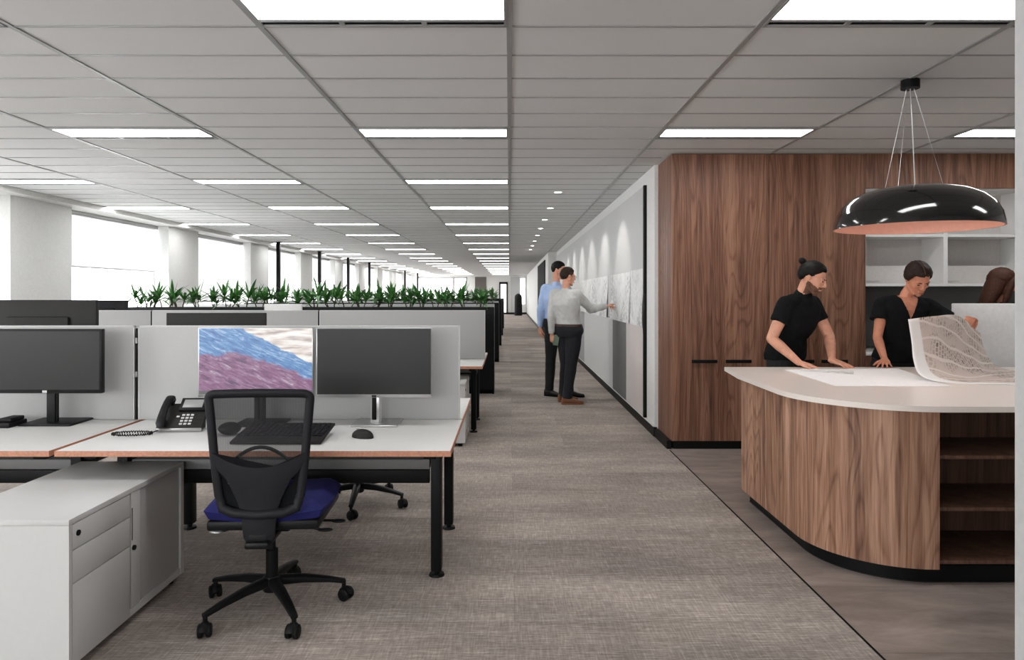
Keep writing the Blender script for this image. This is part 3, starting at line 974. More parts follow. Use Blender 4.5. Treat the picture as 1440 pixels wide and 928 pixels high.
# hinge post between the two nearest screens
hp = thing('screen_connector', 'slim black connector post between the two nearest grey desk screens', 'connector post', (-2.108, 3.90, DH))
obj('post', MB().box(-0.007, 0.007, -0.010, 0.010, 0.0, 0.515, 0.002), M['black'], hp)
obj('hinge_clip', MB().box(-0.0065, 0.0065, -0.016, -0.010, 0.24, 0.27).box(-0.0065, 0.0065, -0.016, -0.010, 0.43, 0.46), M['silver'], hp)
for i in range(2):
    hp2 = MB().box(-2.083 - 1.825 * i - 0.008, -2.083 - 1.825 * i + 0.008, 7.51, 7.53, DH, 1.24)
    tag(obj('screen_connector', hp2, M['black'], world=True), 'slim black connector post between second bench screens, %s' % ('nearer the aisle', 'nearer the windows')[i], 'connector post')

# ================================================================== monitors
def monitor(loc, rz, label, w, h, zb, body, face, base=(0.24, 0.20), bez=0.008, chin=0.016, basemat=None, group=None, pic=None):
    t = thing('monitor', label, 'monitor', loc, rz, group)
    basemat = basemat or body
    hx = w / 2
    obj('housing', MB().box(-hx, hx, -0.012, 0.02, zb, zb + h, 0.004).box(-hx * 0.55, hx * 0.55, 0.02, 0.045, zb + h * 0.25, zb + h * 0.75, 0.01), M[body], t)
    dm = MB()
    x0, x1, z0, z1 = -hx + bez, hx - bez, zb + chin, zb + h - bez
    vs = [dm.b.verts.new(p) for p in ((x0, -0.0135, z0), (x1, -0.0135, z0), (x1, -0.0135, z1), (x0, -0.0135, z1))]
    f = dm.b.faces.new(vs)
    uv = dm.b.loops.layers.uv.new('UVMap')
    for l, c in zip(f.loops, ((0, 0), (1, 0), (1, 1), (0, 1))): l[uv].uv = c
    o = obj('display', dm, M[face], t, smooth=0)
    obj('stand_neck', MB().box(-0.03, 0.03, 0.045, 0.062, 0.012, zb + h * 0.45, 0.003).box(-0.022, 0.022, 0.036, 0.045, 0.012, zb + 0.02, 0.002), M[basemat], t)
    if body == 'silver':
        obj('neck_slot', MB().box(-0.020, 0.004, 0.030, 0.0358, 0.03, zb + 0.02, 0.001), M['black'], t)
    obj('stand_base', MB().box(-base[0] / 2, base[0] / 2, -0.02, -0.02 + base[1], 0.0, 0.012, 0.004), M[basemat], t)
    obj('logo', MB().box(-0.012, 0.012, -0.0138, -0.0120, zb + 0.003, zb + chin - 0.004), M['silver'] if body != 'silver' else M['dkplastic'], t)
    return t
monitor((-0.722, 3.68, DH), 0, 'silver-framed monitor with a dark blank screen, right of the purple mountain picture', 0.614, 0.372, 0.156, 'silver', 'display', (0.25, 0.21), 0.004, 0.018, group=None)
m2 = monitor((-1.353, 3.68, DH), 0, 'silver-framed monitor showing a blue and purple mountain picture', 0.614, 0.372, 0.160, 'silver', 'wallpaper', (0.25, 0.21), 0.006, 0.016, basemat='dkplastic')
monitor((-2.49, 3.70, DH), 0, 'black monitor with a dark blank screen on the left desk', 0.61, 0.345, 0.176, 'plastic', 'display', (0.28, 0.22), 0.012, 0.020)
monitor((-2.885, 4.24, DH), PI, 'back of a large black monitor rising above the left grey screen', 0.70, 0.41, 0.262, 'dkplastic', 'display')
monitor((-1.81, 4.26, DH), PI, 'back of a black monitor showing just above the nearest grey screen', 0.61, 0.36, 0.232, 'dkplastic', 'display')
monitor((-2.60, 7.92, DH), PI, 'back of a white monitor showing above the second bench screens', 0.43, 0.27, 0.322, 'white', 'display', basemat='white')
monitor((-4.70, 7.92, DH), PI, 'back of a black monitor beside the left end of the plants', 0.62, 0.36, 0.275, 'plastic', 'display')

# ================================================================== desk phone
ph = thing('desk_phone', 'dark grey desk phone with handset, keypad and tilted display', 'phone', (-1.70, 3.59, DH), 0.06)
tilt = Matrix.Rotation(math.radians(42), 4, 'X')
def ph_part(name, mb, mat, parent):
    mb.xf(Matrix.Translation((0, -0.06, 0.012)) @ tilt)
    return obj(name, mb, mat, parent)
body = ph_part('base', MB().box(-0.115, 0.115, 0, 0.165, -0.012, 0.012, 0.006), M['dkplastic'], ph)
ph_part('front_lip', MB().box(-0.115, 0.115, -0.008, 0.006, -0.010, 0.011, 0.004), M['silver'], body)
obj('stand', MB().box(-0.09, 0.09, 0.02, 0.07, 0.0, 0.07, 0.006), M['plastic'], ph)
disp = ph_part('display_housing', MB().box(-0.03, 0.115, 0.108, 0.190, 0.010, 0.026, 0.004), M['plastic'], ph)
M['lcd'] = plain('grey_lcd', (150, 152, 150), 0.25)
ph_part('lcd', MB().box(-0.012, 0.088, 0.124, 0.176, 0.026, 0.0272, 0.0003), M['lcd'], disp)
M['key'] = plain('phone_key', (205, 205, 203), 0.5)
for r in range(4):
    for c in range(3):
        ph_part('key', MB().box(-0.004 + c * 0.022, 0.012 + c * 0.022, 0.022 + r * 0.019, 0.033 + r * 0.019, 0.012, 0.016, 0.002), M['key'], body)
for c in range(2):
    ph_part('key', MB().box(0.070 + c * 0.020, 0.084 + c * 0.020, 0.03, 0.04, 0.012, 0.015, 0.002), M['dkplastic'], body)
    ph_part('key', MB().box(0.070 + c * 0.020, 0.084 + c * 0.020, 0.055, 0.065, 0.012, 0.015, 0.002), M['dkplastic'], body)
ph_part('key', MB().box(-0.030, -0.014, 0.070, 0.080, 0.012, 0.015, 0.002), M['key'], body)
hs = MB()
hs.tube([(-0.084, -0.004, 0.030), (-0.084, 0.012, 0.040), (-0.084, 0.05, 0.052), (-0.084, 0.095, 0.058), (-0.084, 0.14, 0.052), (-0.084, 0.178, 0.038), (-0.084, 0.192, 0.026)], [0.017, 0.024, 0.021, 0.019, 0.021, 0.025, 0.018], 16, True, 0.62, up=(0, 0, 1))
hs.box(-0.105, -0.063, 0.000, 0.044, 0.012, 0.036, 0.008).box(-0.105, -0.063, 0.145, 0.190, 0.012, 0.036, 0.008)
ph_part('handset', hs, M['plastic'], ph)
cord = []
for i in range(150):
    t_ = i / 149
    a = PI * 0.1 + t_ * 2 * PI * 0.97
    cx_ = -0.205 + 0.095 * math.cos(a)
    cy_ = -0.115 + 0.042 * math.sin(a) + 0.03 * (cx_ + 0.2)
    ph2 = i * 1.9
    cord.append((cx_, cy_ + 0.005 * math.cos(ph2), 0.008 + 0.005 * math.sin(ph2)))
cord = [(-0.095, -0.045, 0.028), (-0.10, -0.070, 0.012)] + cord
obj('coiled_cord', MB().tube(cord, 0.0032, 6), M['plastic'], ph)

# keyboard, mouse and small things on the desks
kb = thing('keyboard', 'black keyboard on the desk behind the office chair', 'keyboard', (-1.10, 3.40, DH), 0.0)
sl = math.atan2(0.038, 0.26)
km = Matrix.Translation((0, -0.17, 0.010)) @ Matrix.Rotation(sl, 4, 'X')
kk = MB().box(-0.215, 0.215, 0, 0.27, -0.008, 0.006, 0.004).xf(km)
obj('tray', kk, M['dkplastic'], kb)
keys = MB()
for r in range(6):
    for c in range(17):
        x = -0.203 + c * 0.0240
        y = 0.075 + r * 0.0310
        keys.box(x, x + 0.020, y, y + 0.025, 0.006, 0.011)
keys.xf(km)
o = obj('keys', keys, M['plastic'], kb); o['kind'] = 'stuff'; o['label'] = 'black keycaps'
ms = thing('mouse', 'dark grey wireless mouse on the white desk right of the keyboard', 'mouse', (-0.725, 3.40, DH), 1.1)
mo = MB().ell((0, 0, 0.006), (0.036, 0.062, 0.036))
bmesh.ops.bisect_plane(mo.b, geom=list(mo.b.verts) + list(mo.b.edges) + list(mo.b.faces), plane_co=(0, 0, 0.0), plane_no=(0, 0, 1), clear_inner=True)
bmesh.ops.holes_fill(mo.b, edges=mo.b.edges)
obj('body', mo, M['dkplastic'], ms)
obj('scroll_wheel', MB().xf(Matrix.Identity(4)).tube([(-0.004, 0.030, 0.034), (0.004, 0.030, 0.034)], 0.008, 14), M['silver'], ms)
m3 = thing('headset_case', 'rounded black accessory on the desk behind the chair mesh', 'desk accessory', (-1.41, 3.47, DH), 0.1)
obj('case', MB().ell((0, 0, 0.032), (0.055, 0.06, 0.031)), M['plastic'], m3)
dk = thing('docking_station', 'flat black docking station at the left edge of the left desk', 'dock', (-2.74, 3.70, DH), 0)
obj('case', MB().box(-0.12, 0.10, -0.07, 0.07, 0.0, 0.028, 0.005), M['plastic'], dk)
obj('top_unit', MB().box(0.035, 0.10, -0.055, 0.05, 0.0285, 0.05, 0.006), M['black'], dk)

# ================================================================== storage caddies
def caddy(loc, rz, label, L=0.90):
    """origin: near right floor corner of the unit; long side runs +Y, body towards -X"""
    t = thing('storage_caddy', label, 'storage unit', loc, rz, 'white storage caddies')
    W, T, Z0 = 0.515, 0.59, 0.035
    D = 0.41 * L / 0.90
    c = MB()
    c.box(-W, 0.0, 0, L, T - 0.022, T, 0.002)              # top
    c.box(-W, 0.0, 0, 0.018, Z0, T - 0.022)                # near end
    c.box(-W, 0.0, L - 0.03, L, Z0, T - 0.022)             # far end
    c.box(-W, -0.003, 0.018, L - 0.03, Z0, Z0 + 0.03)      # bottom
    c.box(-W, -W + 0.015, 0.018, L - 0.03, Z0 + 0.03, T - 0.022)
    c.box(-W, -0.02, D, D + 0.015, Z0 + 0.03, T - 0.022)
    obj('carcass', c, M['cabinet'], t)
    zs = [(T - 0.025, 0.470), (0.466, 0.345), (0.341, Z0 + 0.002)]
    for i, (b, a) in enumerate(zs):
        d = obj('drawer', MB().box(-0.30, -0.001, 0.022, D + 0.003, a, b - 0.0, 0.001), M['cabinet'], t)
        if i == 0:
            obj('lock', MB().tube([(-0.002, 0.055, b - 0.040), (0.004, 0.055, b - 0.040)], 0.011, 18), M['black'], d)
    obj('tambour_door', MB().box(-0.020, -0.010, D + 0.09, L - 0.032, Z0 + 0.032, T - 0.024), M['tambour'], t)
    e = obj('door_edge_rail', MB().box(-0.022, -0.004, D + 0.017, D + 0.09, Z0 + 0.032, T - 0.024, 0.002), M['cabinet'], t)
    obj('lock', MB().tube([(-0.006, D + 0.035, 0.325), (0.004, D + 0.035, 0.325)], 0.011, 18), M['black'], e)
    obj('pull_slot', MB().box(-0.006, -0.003, D + 0.022, D + 0.028, 0.36, 0.50), M['dkplastic'], e)
    for (x, y) in ((-0.05, 0.05), (-0.05, L - 0.05), (-W + 0.05, 0.05), (-W + 0.05, L - 0.05)):
        obj('glide', MB().cyl((x, y, 0), 0.02, Z0 + 0.001, 16), M['black'], t)
    return t
c1 = caddy((-1.634, 2.553, 0), 0, 'light grey drawer and tambour storage unit in the left foreground')
caddy((-0.414, 6.42, 0), 0, 'white storage unit beside the aisle between the first and second benches', 0.64)

# ================================================================== office chairs
def chair(loc, rz, label):
    t = thing('office_chair', label, 'office chair', loc, rz, 'mesh-backed office chairs')
    # five-star base
    hub = MB().lathe([(0.001, 0.085), (0.038, 0.085), (0.046, 0.105), (0.044, 0.135), (0.034, 0.152), (0.001, 0.153)], n=24)
    base = obj('base_hub', hub, M['plastic'], t)
    for k in range(5):
        a = math.radians(14 + 72 * k)
        d = V((math.cos(a), math.sin(a), 0)); s = V((-d.y, d.x, 0))
        arm = MB()
        rings = []
        for (r, z, hw, hh) in ((0.03, 0.128, 0.026, 0.022), (0.14, 0.122, 0.023, 0.018), (0.25, 0.104, 0.019, 0.013), (0.325, 0.086, 0.015, 0.010)):
            rings.append(arm.ring(d * r + V((0, 0, z)), s * hw, V((0, 0, hh)), 12, 3.0))
        arm.skin(rings)
        arm.tube([d * 0.318 + V((0, 0, 0.090)), d * 0.318 + V((0, 0, 0.056))], 0.010, 10)
        ao = obj('base_arm', arm, M['plastic'], t)
        ca = a + (0.9 if k % 2 else -0.7)
        cd = V((math.cos(ca), math.sin(ca), 0)); cs = V((-cd.y, cd.x, 0))
        c0 = d * 0.318 + cd * 0.012
        cst = MB()
        for q in (-1, 1):
            cst.tube([c0 + cs * (q * 0.006) + V((0, 0, 0.029)), c0 + cs * (q * 0.010) + V((0, 0, 0.029)), c0 + cs * (q * 0.024) + V((0, 0, 0.029)), c0 + cs * (q * 0.028) + V((0, 0, 0.029))], [0.024, 0.0285, 0.0285, 0.022], 22)
        cst.tube([c0 + cs * -0.008 + V((0, 0, 0.029)), c0 + cs * 0.008 + V((0, 0, 0.029))], 0.012, 12)
        hood = []
        for j in range(7):
            an = PI * 0.05 + PI * 0.9 * j / 6
            hood.append(c0 + cd * (0.031 * math.cos(an)) + V((0, 0, 0.029 + 0.031 * math.sin(an))))
        cst.tube(hood, 0.006, 8, flat=2.6, up=cs)
        obj('caster', cst, M['black'], ao)
    # gas lift
    obj('gas_lift', MB().cyl((0, 0, 0.15), 0.027, 0.12, 24).cyl((0, 0, 0.27), 0.016, 0.13, 20), M['black'], t)
    # mechanism and levers
    mech = obj('tilt_mechanism', MB().box(-0.09, 0.09, -0.12, 0.12, 0.385, 0.425, 0.012).box(-0.05, 0.05, -0.30, -0.10, 0.375, 0.405, 0.01), M['plastic'], t)
    for (x1, y1, z1, x0, y0) in ((0.21, -0.06, 0.375, 0.08, -0.06), (0.25, 0.03, 0.385, 0.08, 0.03), (-0.23, -0.05, 0.37, -0.08, -0.04)):
        lv = obj('lever', MB().tube([(x0, y0, 0.40), ((x0 + x1) / 2, y0, 0.388), (x1, y1, z1)], 0.006, 8), M['plastic'], mech)
        s = 1 if x1 > 0 else -1
        obj('lever_paddle', MB().ell((x1 + s * 0.02, y1, z1 - 0.002), (0.034, 0.016, 0.008)), M['chairplastic'] if s > 0 else M['silver'], lv)
    # seat: dished cushion
    sm = MB()
    n = 22
    grid = []
    for i in range(n + 1):
        row = []
        for j in range(n + 1):
            u = -1 + 2 * i / n; v = -1 + 2 * j / n
            # superellipse mapping
            k = max(abs(u), abs(v)) or 1
            l = math.hypot(u, v) or 1
            sx = u * (0.72 + 0.28 * k / l * 1.0) ; sy = v * (0.72 + 0.28 * k / l)
            x = sx * 0.268; y = sy * 0.245 + 0.015
            e = max(abs(u), abs(v))
            z = 0.538 + 0.018 * abs(u) ** 2 - 0.030 * max(0, v - 0.5) ** 2 * 3 - 0.045 * max(0, e - 0.72) ** 2 / 0.0784
            row.append(sm.b.verts.new((x, y, z)))
        grid.append(row)
    for i in range(n):
        for j in range(n):
            sm.b.faces.new((grid[i][j], grid[i + 1][j], grid[i + 1][j + 1], grid[i][j + 1]))
    ext = bmesh.ops.extrude_face_region(sm.b, geom=list(sm.b.faces))
    for v in ext['geom']:
        if isinstance(v, bmesh.types.BMVert):
            v.co.z = 0.462 + (v.co.x / 0.258) ** 2 * 0.012
            v.co.x *= 0.94; v.co.y *= 0.94
    obj('seat_cushion', sm, M['navy'], t, smooth=50)
    obj('seat_pan', MB().box(-0.235, 0.235, -0.215, 0.235, 0.425, 0.468, 0.012), M['plastic'], t)
    # back
    def bk(x, z, dy=0.0):
        """reclined, gently curved back surface"""
        y = -0.235 - 0.10 * max(0, (z - 0.55)) - 0.02 * math.cos((z - 0.45) * 5) + 0.10 * (x * x) * 4 * 0.5 + dy
        return V((x, y, z))
    def half(z):  # outer half width of the frame
        if z > 0.757: return 0.206 + (z - 0.757) / 0.273 * 0.024
        if z > 0.58: return 0.186 + (z - 0.58) / 0.177 * 0.020
        return 0.175
    fr = MB()
    # side members + top as one closed strip, rounded section
    path = []
    zs = [0.555, 0.59, 0.64, 0.70, 0.757, 0.82, 0.88, 0.94, 0.99]
    for z in zs: path.append(bk(-half(z) + 0.018, z))
    for i in range(1, 6):
        a = PI - (PI / 2) * i / 5
        path.append(bk(-half(1.0) + 0.045 + 0.027 * math.cos(a), 0.990 + 0.022 * math.sin(a)))
    for x in (-0.12, 0.0, 0.12): path.append(bk(x, 1.014))
    mir = [V((-p.x, p.y, p.z)) for p in reversed(path[:-2])]
    # path: left side up, across, right side down
    path = path[:-1] + mir[1:] if False else path[:-3] + [bk(-0.12, 1.014), bk(0, 1.016), bk(0.12, 1.014)] + [V((-p.x, p.y, p.z)) for p in reversed(path[:-3])]
    fr.tube(path, 0.019, 12, True, 0.62, up=(0, -1, 0))
    # lower cross member joining the sides to the spine
    low = [bk(-0.160, 0.565), bk(-0.153, 0.535, -0.005), bk(-0.10, 0.517, -0.012), bk(0, 0.512, -0.018), bk(0.10, 0.517, -0.012), bk(0.153, 0.535, -0.005), bk(0.160, 0.565)]
    fr.tube(low, 0.021, 12, True, 0.62, up=(0, -1, 0))
    bf = obj('back_frame', fr, M['chairplastic'], t, smooth=60)
    # mesh panel
    mp = MB()
    n = 12
    g2 = []
    for i in range(n + 1):
        row = []
        for j in range(n + 1):
            z = 0.70 + (1.010 - 0.70) * j / n
            x = (-1 + 2 * i / n) * (half(z) - 0.022)
            if j == 0: z += 0.055 * (abs(x) / 0.18) ** 2
            row.append(mp.b.verts.new(bk(x, z, 0.006)))
        g2.append(row)
    for i in range(n):
        for j in range(n):
            mp.b.faces.new((g2[i][j], g2[i + 1][j], g2[i + 1][j + 1], g2[i][j + 1]))
    obj('mesh_panel', mp, M['mesh'], t, smooth=60)
    # lumbar shell: wide curved plate narrowing to the spine
    lp = MB()
    rows = [(0.735, 0.195, 0.55), (0.70, 0.190, 0.75), (0.66, 0.168, 0.9), (0.62, 0.130, 1.0), (0.57, 0.090, 1.0), (0.52, 0.072, 1.0), (0.46, 0.068, 1.0), (0.415, 0.062, 1.0), (0.395, 0.050, 1.0)]
    rr = []
    for (z, hw, k) in rows:
        ring = []
        m = 13
        for i in range(m):
            u = -1 + 2 * i / (m - 1)
            zz = z + (0.035 * (abs(u) ** 2) if z > 0.6 else 0) - (0.028 * (1 - u * u) if z > 0.72 else 0)
            ring.append(bk(u * hw, zz, -0.012 - 0.008 * (1 - u * u)))
        back = [p + V((0, 0.016, 0)) for p in reversed(ring)]
        rr.append([lp.b.verts.new(p) for p in ring + back])
    lp.skin(rr)
    obj('lumbar_shell', lp, M['chairplastic'], t, smooth=60)
    # lower mesh fields either side of the shell
    for sgn in (-1, 1):
        lm = MB()
        pr = []
        for z in (0.71, 0.66, 0.60, 0.55, 0.505):
            xi = {0.71: 0.17, 0.66: 0.150, 0.60: 0.10, 0.55: 0.07, 0.505: 0.06}[z]
            xo = half(z) - 0.012 if z > 0.52 else 0.14
            pr.append([lm.b.verts.new(bk(sgn * xi, z, 0.004)), lm.b.verts.new(bk(sgn * xo, z, 0.004))])
        for a, b in zip(pr, pr[1:]):
            lm.b.faces.new((a[0], a[1], b[1], b[0]))
        obj('lower_mesh', lm, M['tee'], t)
    # lumbar hoop seen through the mesh
    arc = [bk(x, 0.715 + 0.07 * (1 - (x / 0.125) ** 2), 0.02) for x in [-0.125 + 0.25 * i / 12 for i in range(13)]]
    obj('lumbar_hoop', MB().tube(arc, 0.008, 8, True, 1.0), M['plastic'], t, smooth=60)
    UP = 0.022
    obj('back_spine', MB().box(-0.045, 0.045, -0.275, -0.20, 0.375, 0.44, 0.015), M['plastic'], t)
    for c_ in t.children:
        if c_.name.split('.')[0] not in ('base_hub', 'base_arm', 'gas_lift'):
            for v in c_.data.vertices: v.co.x += UP
            for g_ in c_.children:
                for v in g_.data.vertices: v.co.x += UP
                for h_ in g_.children:
                    for v in h_.data.vertices: v.co.x += UP
    return t
ch = chair((-1.08, 3.13, 0), 0.05, 'black mesh-backed office chair with blue seat in the foreground')
dup(ch, (-1.03, 4.68, 0), 'office chair on the far side of the nearest desk, its casters showing below', PI + 0.15)

# ================================================================== planters and plants
def planter(x0, x1, y0, label):
    t = thing('planter_cabinet', label, 'planter', ((x0 + x1) / 2, y0 + 0.22, 0), 0, 'black planter cabinets across the office')
    wbox('carcass', M['black'], t, x0 + 0.02, x1 - 0.02, y0 + 0.01, y0 + 0.43, 0.06, 1.14)
    wbox('end_panel', M['black'], t, x1 - 0.02, x1, y0, y0 + 0.44, 0.0, 1.235, bev=0.002)
    wbox('end_panel', M['black'], t, x0, x0 + 0.02, y0, y0 + 0.44, 0.0, 1.235, bev=0.002)
    wbox('kickboard', M['blackm'], t, x0 + 0.02, x1 - 0.02, y0 + 0.05, y0 + 0.39, 0.0, 0.06)
    tr = MB().box(x0 + 0.02, x1 - 0.02, y0, y0 + 0.018, 1.14, 1.235).box(x0 + 0.02, x1 - 0.02, y0 + 0.422, y0 + 0.44, 1.14, 1.235)
    obj('trough', tr, M['plastic'], t, world=True)
    wbox('soil', M['soil'], t, x0 + 0.02, x1 - 0.02, y0 + 0.018, y0 + 0.422, 1.14, 1.20)
    return t
def plant_mesh(seed, H0=0.36):
    rnd = random.Random(seed)
    mb = MB(); st = MB()
    ns = rnd.choice((2, 3, 3))
    for s in range(ns):
        a = rnd.uniform(0, 2 * PI)
        bx, by = 0.03 * math.cos(a), 0.03 * math.sin(a)
        hgt = rnd.uniform(0.05, 0.12)
        top = V((bx * 2.2, by * 2.2, hgt))
        st.tube([(bx, by, -0.04), (bx * 1.5, by * 1.5, hgt * 0.5), top], [0.007, 0.006, 0.005], 7)
        nl = rnd.randint(8, 11)
        for k in range(nl):
            az = a + 2.4 * k + rnd.uniform(-0.4, 0.4)
            el = math.radians(rnd.uniform(12, 80))
            L = rnd.uniform(0.15, 0.27) * H0 / 0.36
            W = rnd.uniform(0.011, 0.019)
            d = V((math.cos(az) * math.cos(el), math.sin(az) * math.cos(el), math.sin(el)))
            side = d.cross(V((0, 0, 1))).normalized()
            p = top.copy(); rows = []
            m = 7
            droop = rnd.uniform(0.0, 0.22)
            for i in range(m + 1):
                u = i / m
                q = top + d * (L * u) - V((0, 0, droop * u * u * L * 3))
                wd = W * math.sin(PI * (0.08 + 0.92 * u)) ** 0.8 if u < 1 else 0.0006
                up = side.cross(d).normalized()
                rows.append((st.b.verts.new(q - side * wd), None, None) if False else (mb.b.verts.new(q - side * wd + up * wd * 0.35), mb.b.verts.new(q), mb.b.verts.new(q + side * wd + up * wd * 0.35)))
            for r0, r1 in zip(rows, rows[1:]):
                mb.b.faces.new((r0[0], r0[1], r1[1], r1[0]))
                mb.b.faces.new((r0[1], r0[2], r1[2], r1[1]))
    return mb, st
protos = []
def plant(loc, rz, label, kind, sc, group):
    if kind >= len(protos) or protos[kind] is None:
        t = thing('potted_plant', label, 'plant', loc, rz, group)
        mb, st = plant_mesh(40 + kind)
        obj('leaves', mb, M['leaf'], t, smooth=60)
        obj('stems', st, M['stem'], t)
        while len(protos) <= kind: protos.append(None)
        protos[kind] = t
    else:
        t = dup(protos[kind], loc, label, rz, group)
    t.scale = (sc, sc, sc)
    return t
rows = [(9.80, -5.56, -0.22, 24), (14.40, -5.56, -0.222, 18), (19.0, -5.56, -0.224, 14), (23.6, -5.56, -0.226, 10)]
rn = ['nearest', 'second', 'third', 'fourth']
for r, (y0, x0, x1, n) in enumerate(rows):
    planter(x0, x1, y0, 'long black planter cabinet, %s from the camera, with a row of green plants' % rn[r])
    for i in range(n):
        x = x1 - 0.20 - (x1 - x0 - 0.36) * i / (n - 1) + random.uniform(-0.04, 0.04)
        plant((x, y0 + 0.22 + random.uniform(-0.05, 0.05), 1.20), random.uniform(0, 6.28),
              'green strappy-leaved plant, %s from the aisle in the %s planter row' % (ORL[i] if i else 'first', rn[r]), (i * 5 + r) % 6 if i else 0,
              random.uniform(1.15, 1.55), 'green plants in the %s planter' % rn[r])
planter(-5.56, -0.23, 28.4, 'long black planter cabinet, furthest along the aisle, without visible plants')

# service poles
for i, y in enumerate((17.1, 20.8, 24.5, 28.2, 37.8, 43.0)):
    x = -5.74
    p = thing('service_pole', 'slim black floor-to-ceiling service pole, %s from the camera' % ORL[i], 'pole', (x, y, 0), 0, 'black service poles by the windows')
    obj('shaft', MB().box(-0.042, 0.042, -0.042, 0.042, 0.01, CEIL - 0.012, 0.004), M['black'], p)
    obj('floor_plate', MB().box(-0.08, 0.08, -0.08, 0.08, 0.0, 0.01), M['black'], p)
    obj('ceiling_collar', MB().box(-0.07, 0.07, -0.06, 0.06, CEIL - 0.012, CEIL - 0.004), M['black'], p)

# black bin at the end of the corridor
bn = thing('litter_bin', 'tall black cylindrical bin with a domed top at the end of the corridor', 'bin', (0.58, 45.2, 0))
obj('body', MB().lathe([(0.001, 0), (0.25, 0), (0.255, 0.05), (0.25, 1.15), (0.001, 1.15)], n=28), M['black'], bn)
obj('domed_lid', MB().lathe([(0.25, 1.15), (0.25, 1.22), (0.21, 1.33), (0.12, 1.41), (0.001, 1.45)], n=28), M['plastic'], bn)
# ================================================================== people
def union_mesh(mb, voxel, smooth_it, wrinkle=0.0, wscale=12.0, seed=0.0, cut=None, snap=None):
    """fuse overlapping solids into one continuous surface"""
    bm = mb.b
    bmesh.ops.recalc_face_normals(bm, faces=bm.faces)
    me = bpy.data.meshes.new('tmp'); bm.to_mesh(me); bm.free()
    o = bpy.data.objects.new('tmp', me); COL.objects.link(o)
    r = o.modifiers.new('r', 'REMESH'); r.mode = 'VOXEL'; r.voxel_size = voxel; r.adaptivity = 0
    s = o.modifiers.new('s', 'SMOOTH'); s.factor = 0.5; s.iterations = smooth_it
    dg = bpy.context.evaluated_depsgraph_get()
    dg.update()
    ev = o.evaluated_get(dg)
    m2 = bpy.data.meshes.new_from_object(ev)
    bpy.data.objects.remove(o); bpy.data.meshes.remove(me)
    out = MB()
    out.b.from_mesh(m2); bpy.data.meshes.remove(m2)
    out.b.normal_update()
    if wrinkle:
        for v in out.b.verts:
            p = v.co
            n1 = noise.noise(V((p.x * wscale, p.y * wscale, p.z * wscale * 0.55 + seed)))
            n2 = noise.noise(V((p.x * wscale * 2.3 + p.z * 9, p.y * wscale * 2.3, p.z * wscale * 1.6 - seed)))
            v.co = p + v.normal * ((n1 + 0.5 * n2) * wrinkle)
    if cut:
        dead = [f for f in out.b.faces if cut(f.calc_center_median())]
        bmesh.ops.delete(out.b, geom=dead, context='FACES')
    return out

def limb(mb, pts, rads, n=14, sub=5):
    """tapered limb through joints, ends rounded"""
    P, R = [], []
    for i in range(len(pts) - 1):
        for k in range(sub):
            u = k / sub
            P.append(V(pts[i]).lerp(V(pts[i + 1]), u)); R.append(rads[i] * (1 - u) + rads[i + 1] * u)
    P.append(V(pts[-1])); R.append(rads[-1])
    # relax the bend a little
    Q = [p.copy() for p in P]
    for i in range(1, len(P) - 1):
        Q[i] = P[i] * 0.5 + (P[i - 1] + P[i + 1]) * 0.25
    mb.tube(Q, R, n)
    mb.ell(Q[0], (R[0] * 0.99,) * 3, nu=14, nv=8)
    mb.ell(Q[-1], (R[-1] * 0.99,) * 3, nu=14, nv=8)

def torso(mb, secs, n=28, grow=0.0, lo=0.0, hi=1.0):
    """secs: list of (centre, lateral unit vec, half width, forward unit vec, half depth)"""
    rings = []
    k = len(secs)
    i0, i1 = int(lo * (k - 1) + 0.5), int(hi * (k - 1) + 0.5)
    for (c, l, w, f, d) in secs[i0:i1 + 1]:
        rings.append(mb.ring(V(c), V(l) * (w + grow), V(f) * (d + grow), n, 2.35))
    mb.skin(rings)

def secs_for(hip, waist, chest, neck, latp, lats, fwd_s, W):
    """sections from crotch to neck base, interpolating frame"""
    out = []
    hip, waist, chest, neck = map(V, (hip, waist, chest, neck))
    latp, lats = V(latp).normalized(), V(lats).normalized()
    tbl = [(0.0, hip + V((0, 0, -0.09)), 0.135, 0.095), (0.05, hip + V((0, 0, -0.04)), 0.165, 0.112), (0.12, hip, 0.172, 0.118),
           (0.25, hip.lerp(waist, 0.5), 0.160, 0.110), (0.40, waist, 0.145, 0.102), (0.55, waist.lerp(chest, 0.5), 0.155, 0.110),
           (0.72, chest, 0.175, 0.120), (0.82, chest.lerp(neck, 0.42), 0.182, 0.112), (0.91, chest.lerp(neck, 0.72), 0.158, 0.088), (1.0, chest.lerp(neck, 0.93), 0.088, 0.062)]
    for (u, c, w, d) in tbl:
        l = latp.lerp(lats, u).normalized()
        f = V((l.y, -l.x, 0)) * -1
        if u > 0.45:
            ax = (neck - waist).normalized()
            f = (f - ax * f.dot(ax)).normalized()
            l = (l - ax * l.dot(ax)).normalized()
        out.append((c, l, w * W, f, d * W))
    return out

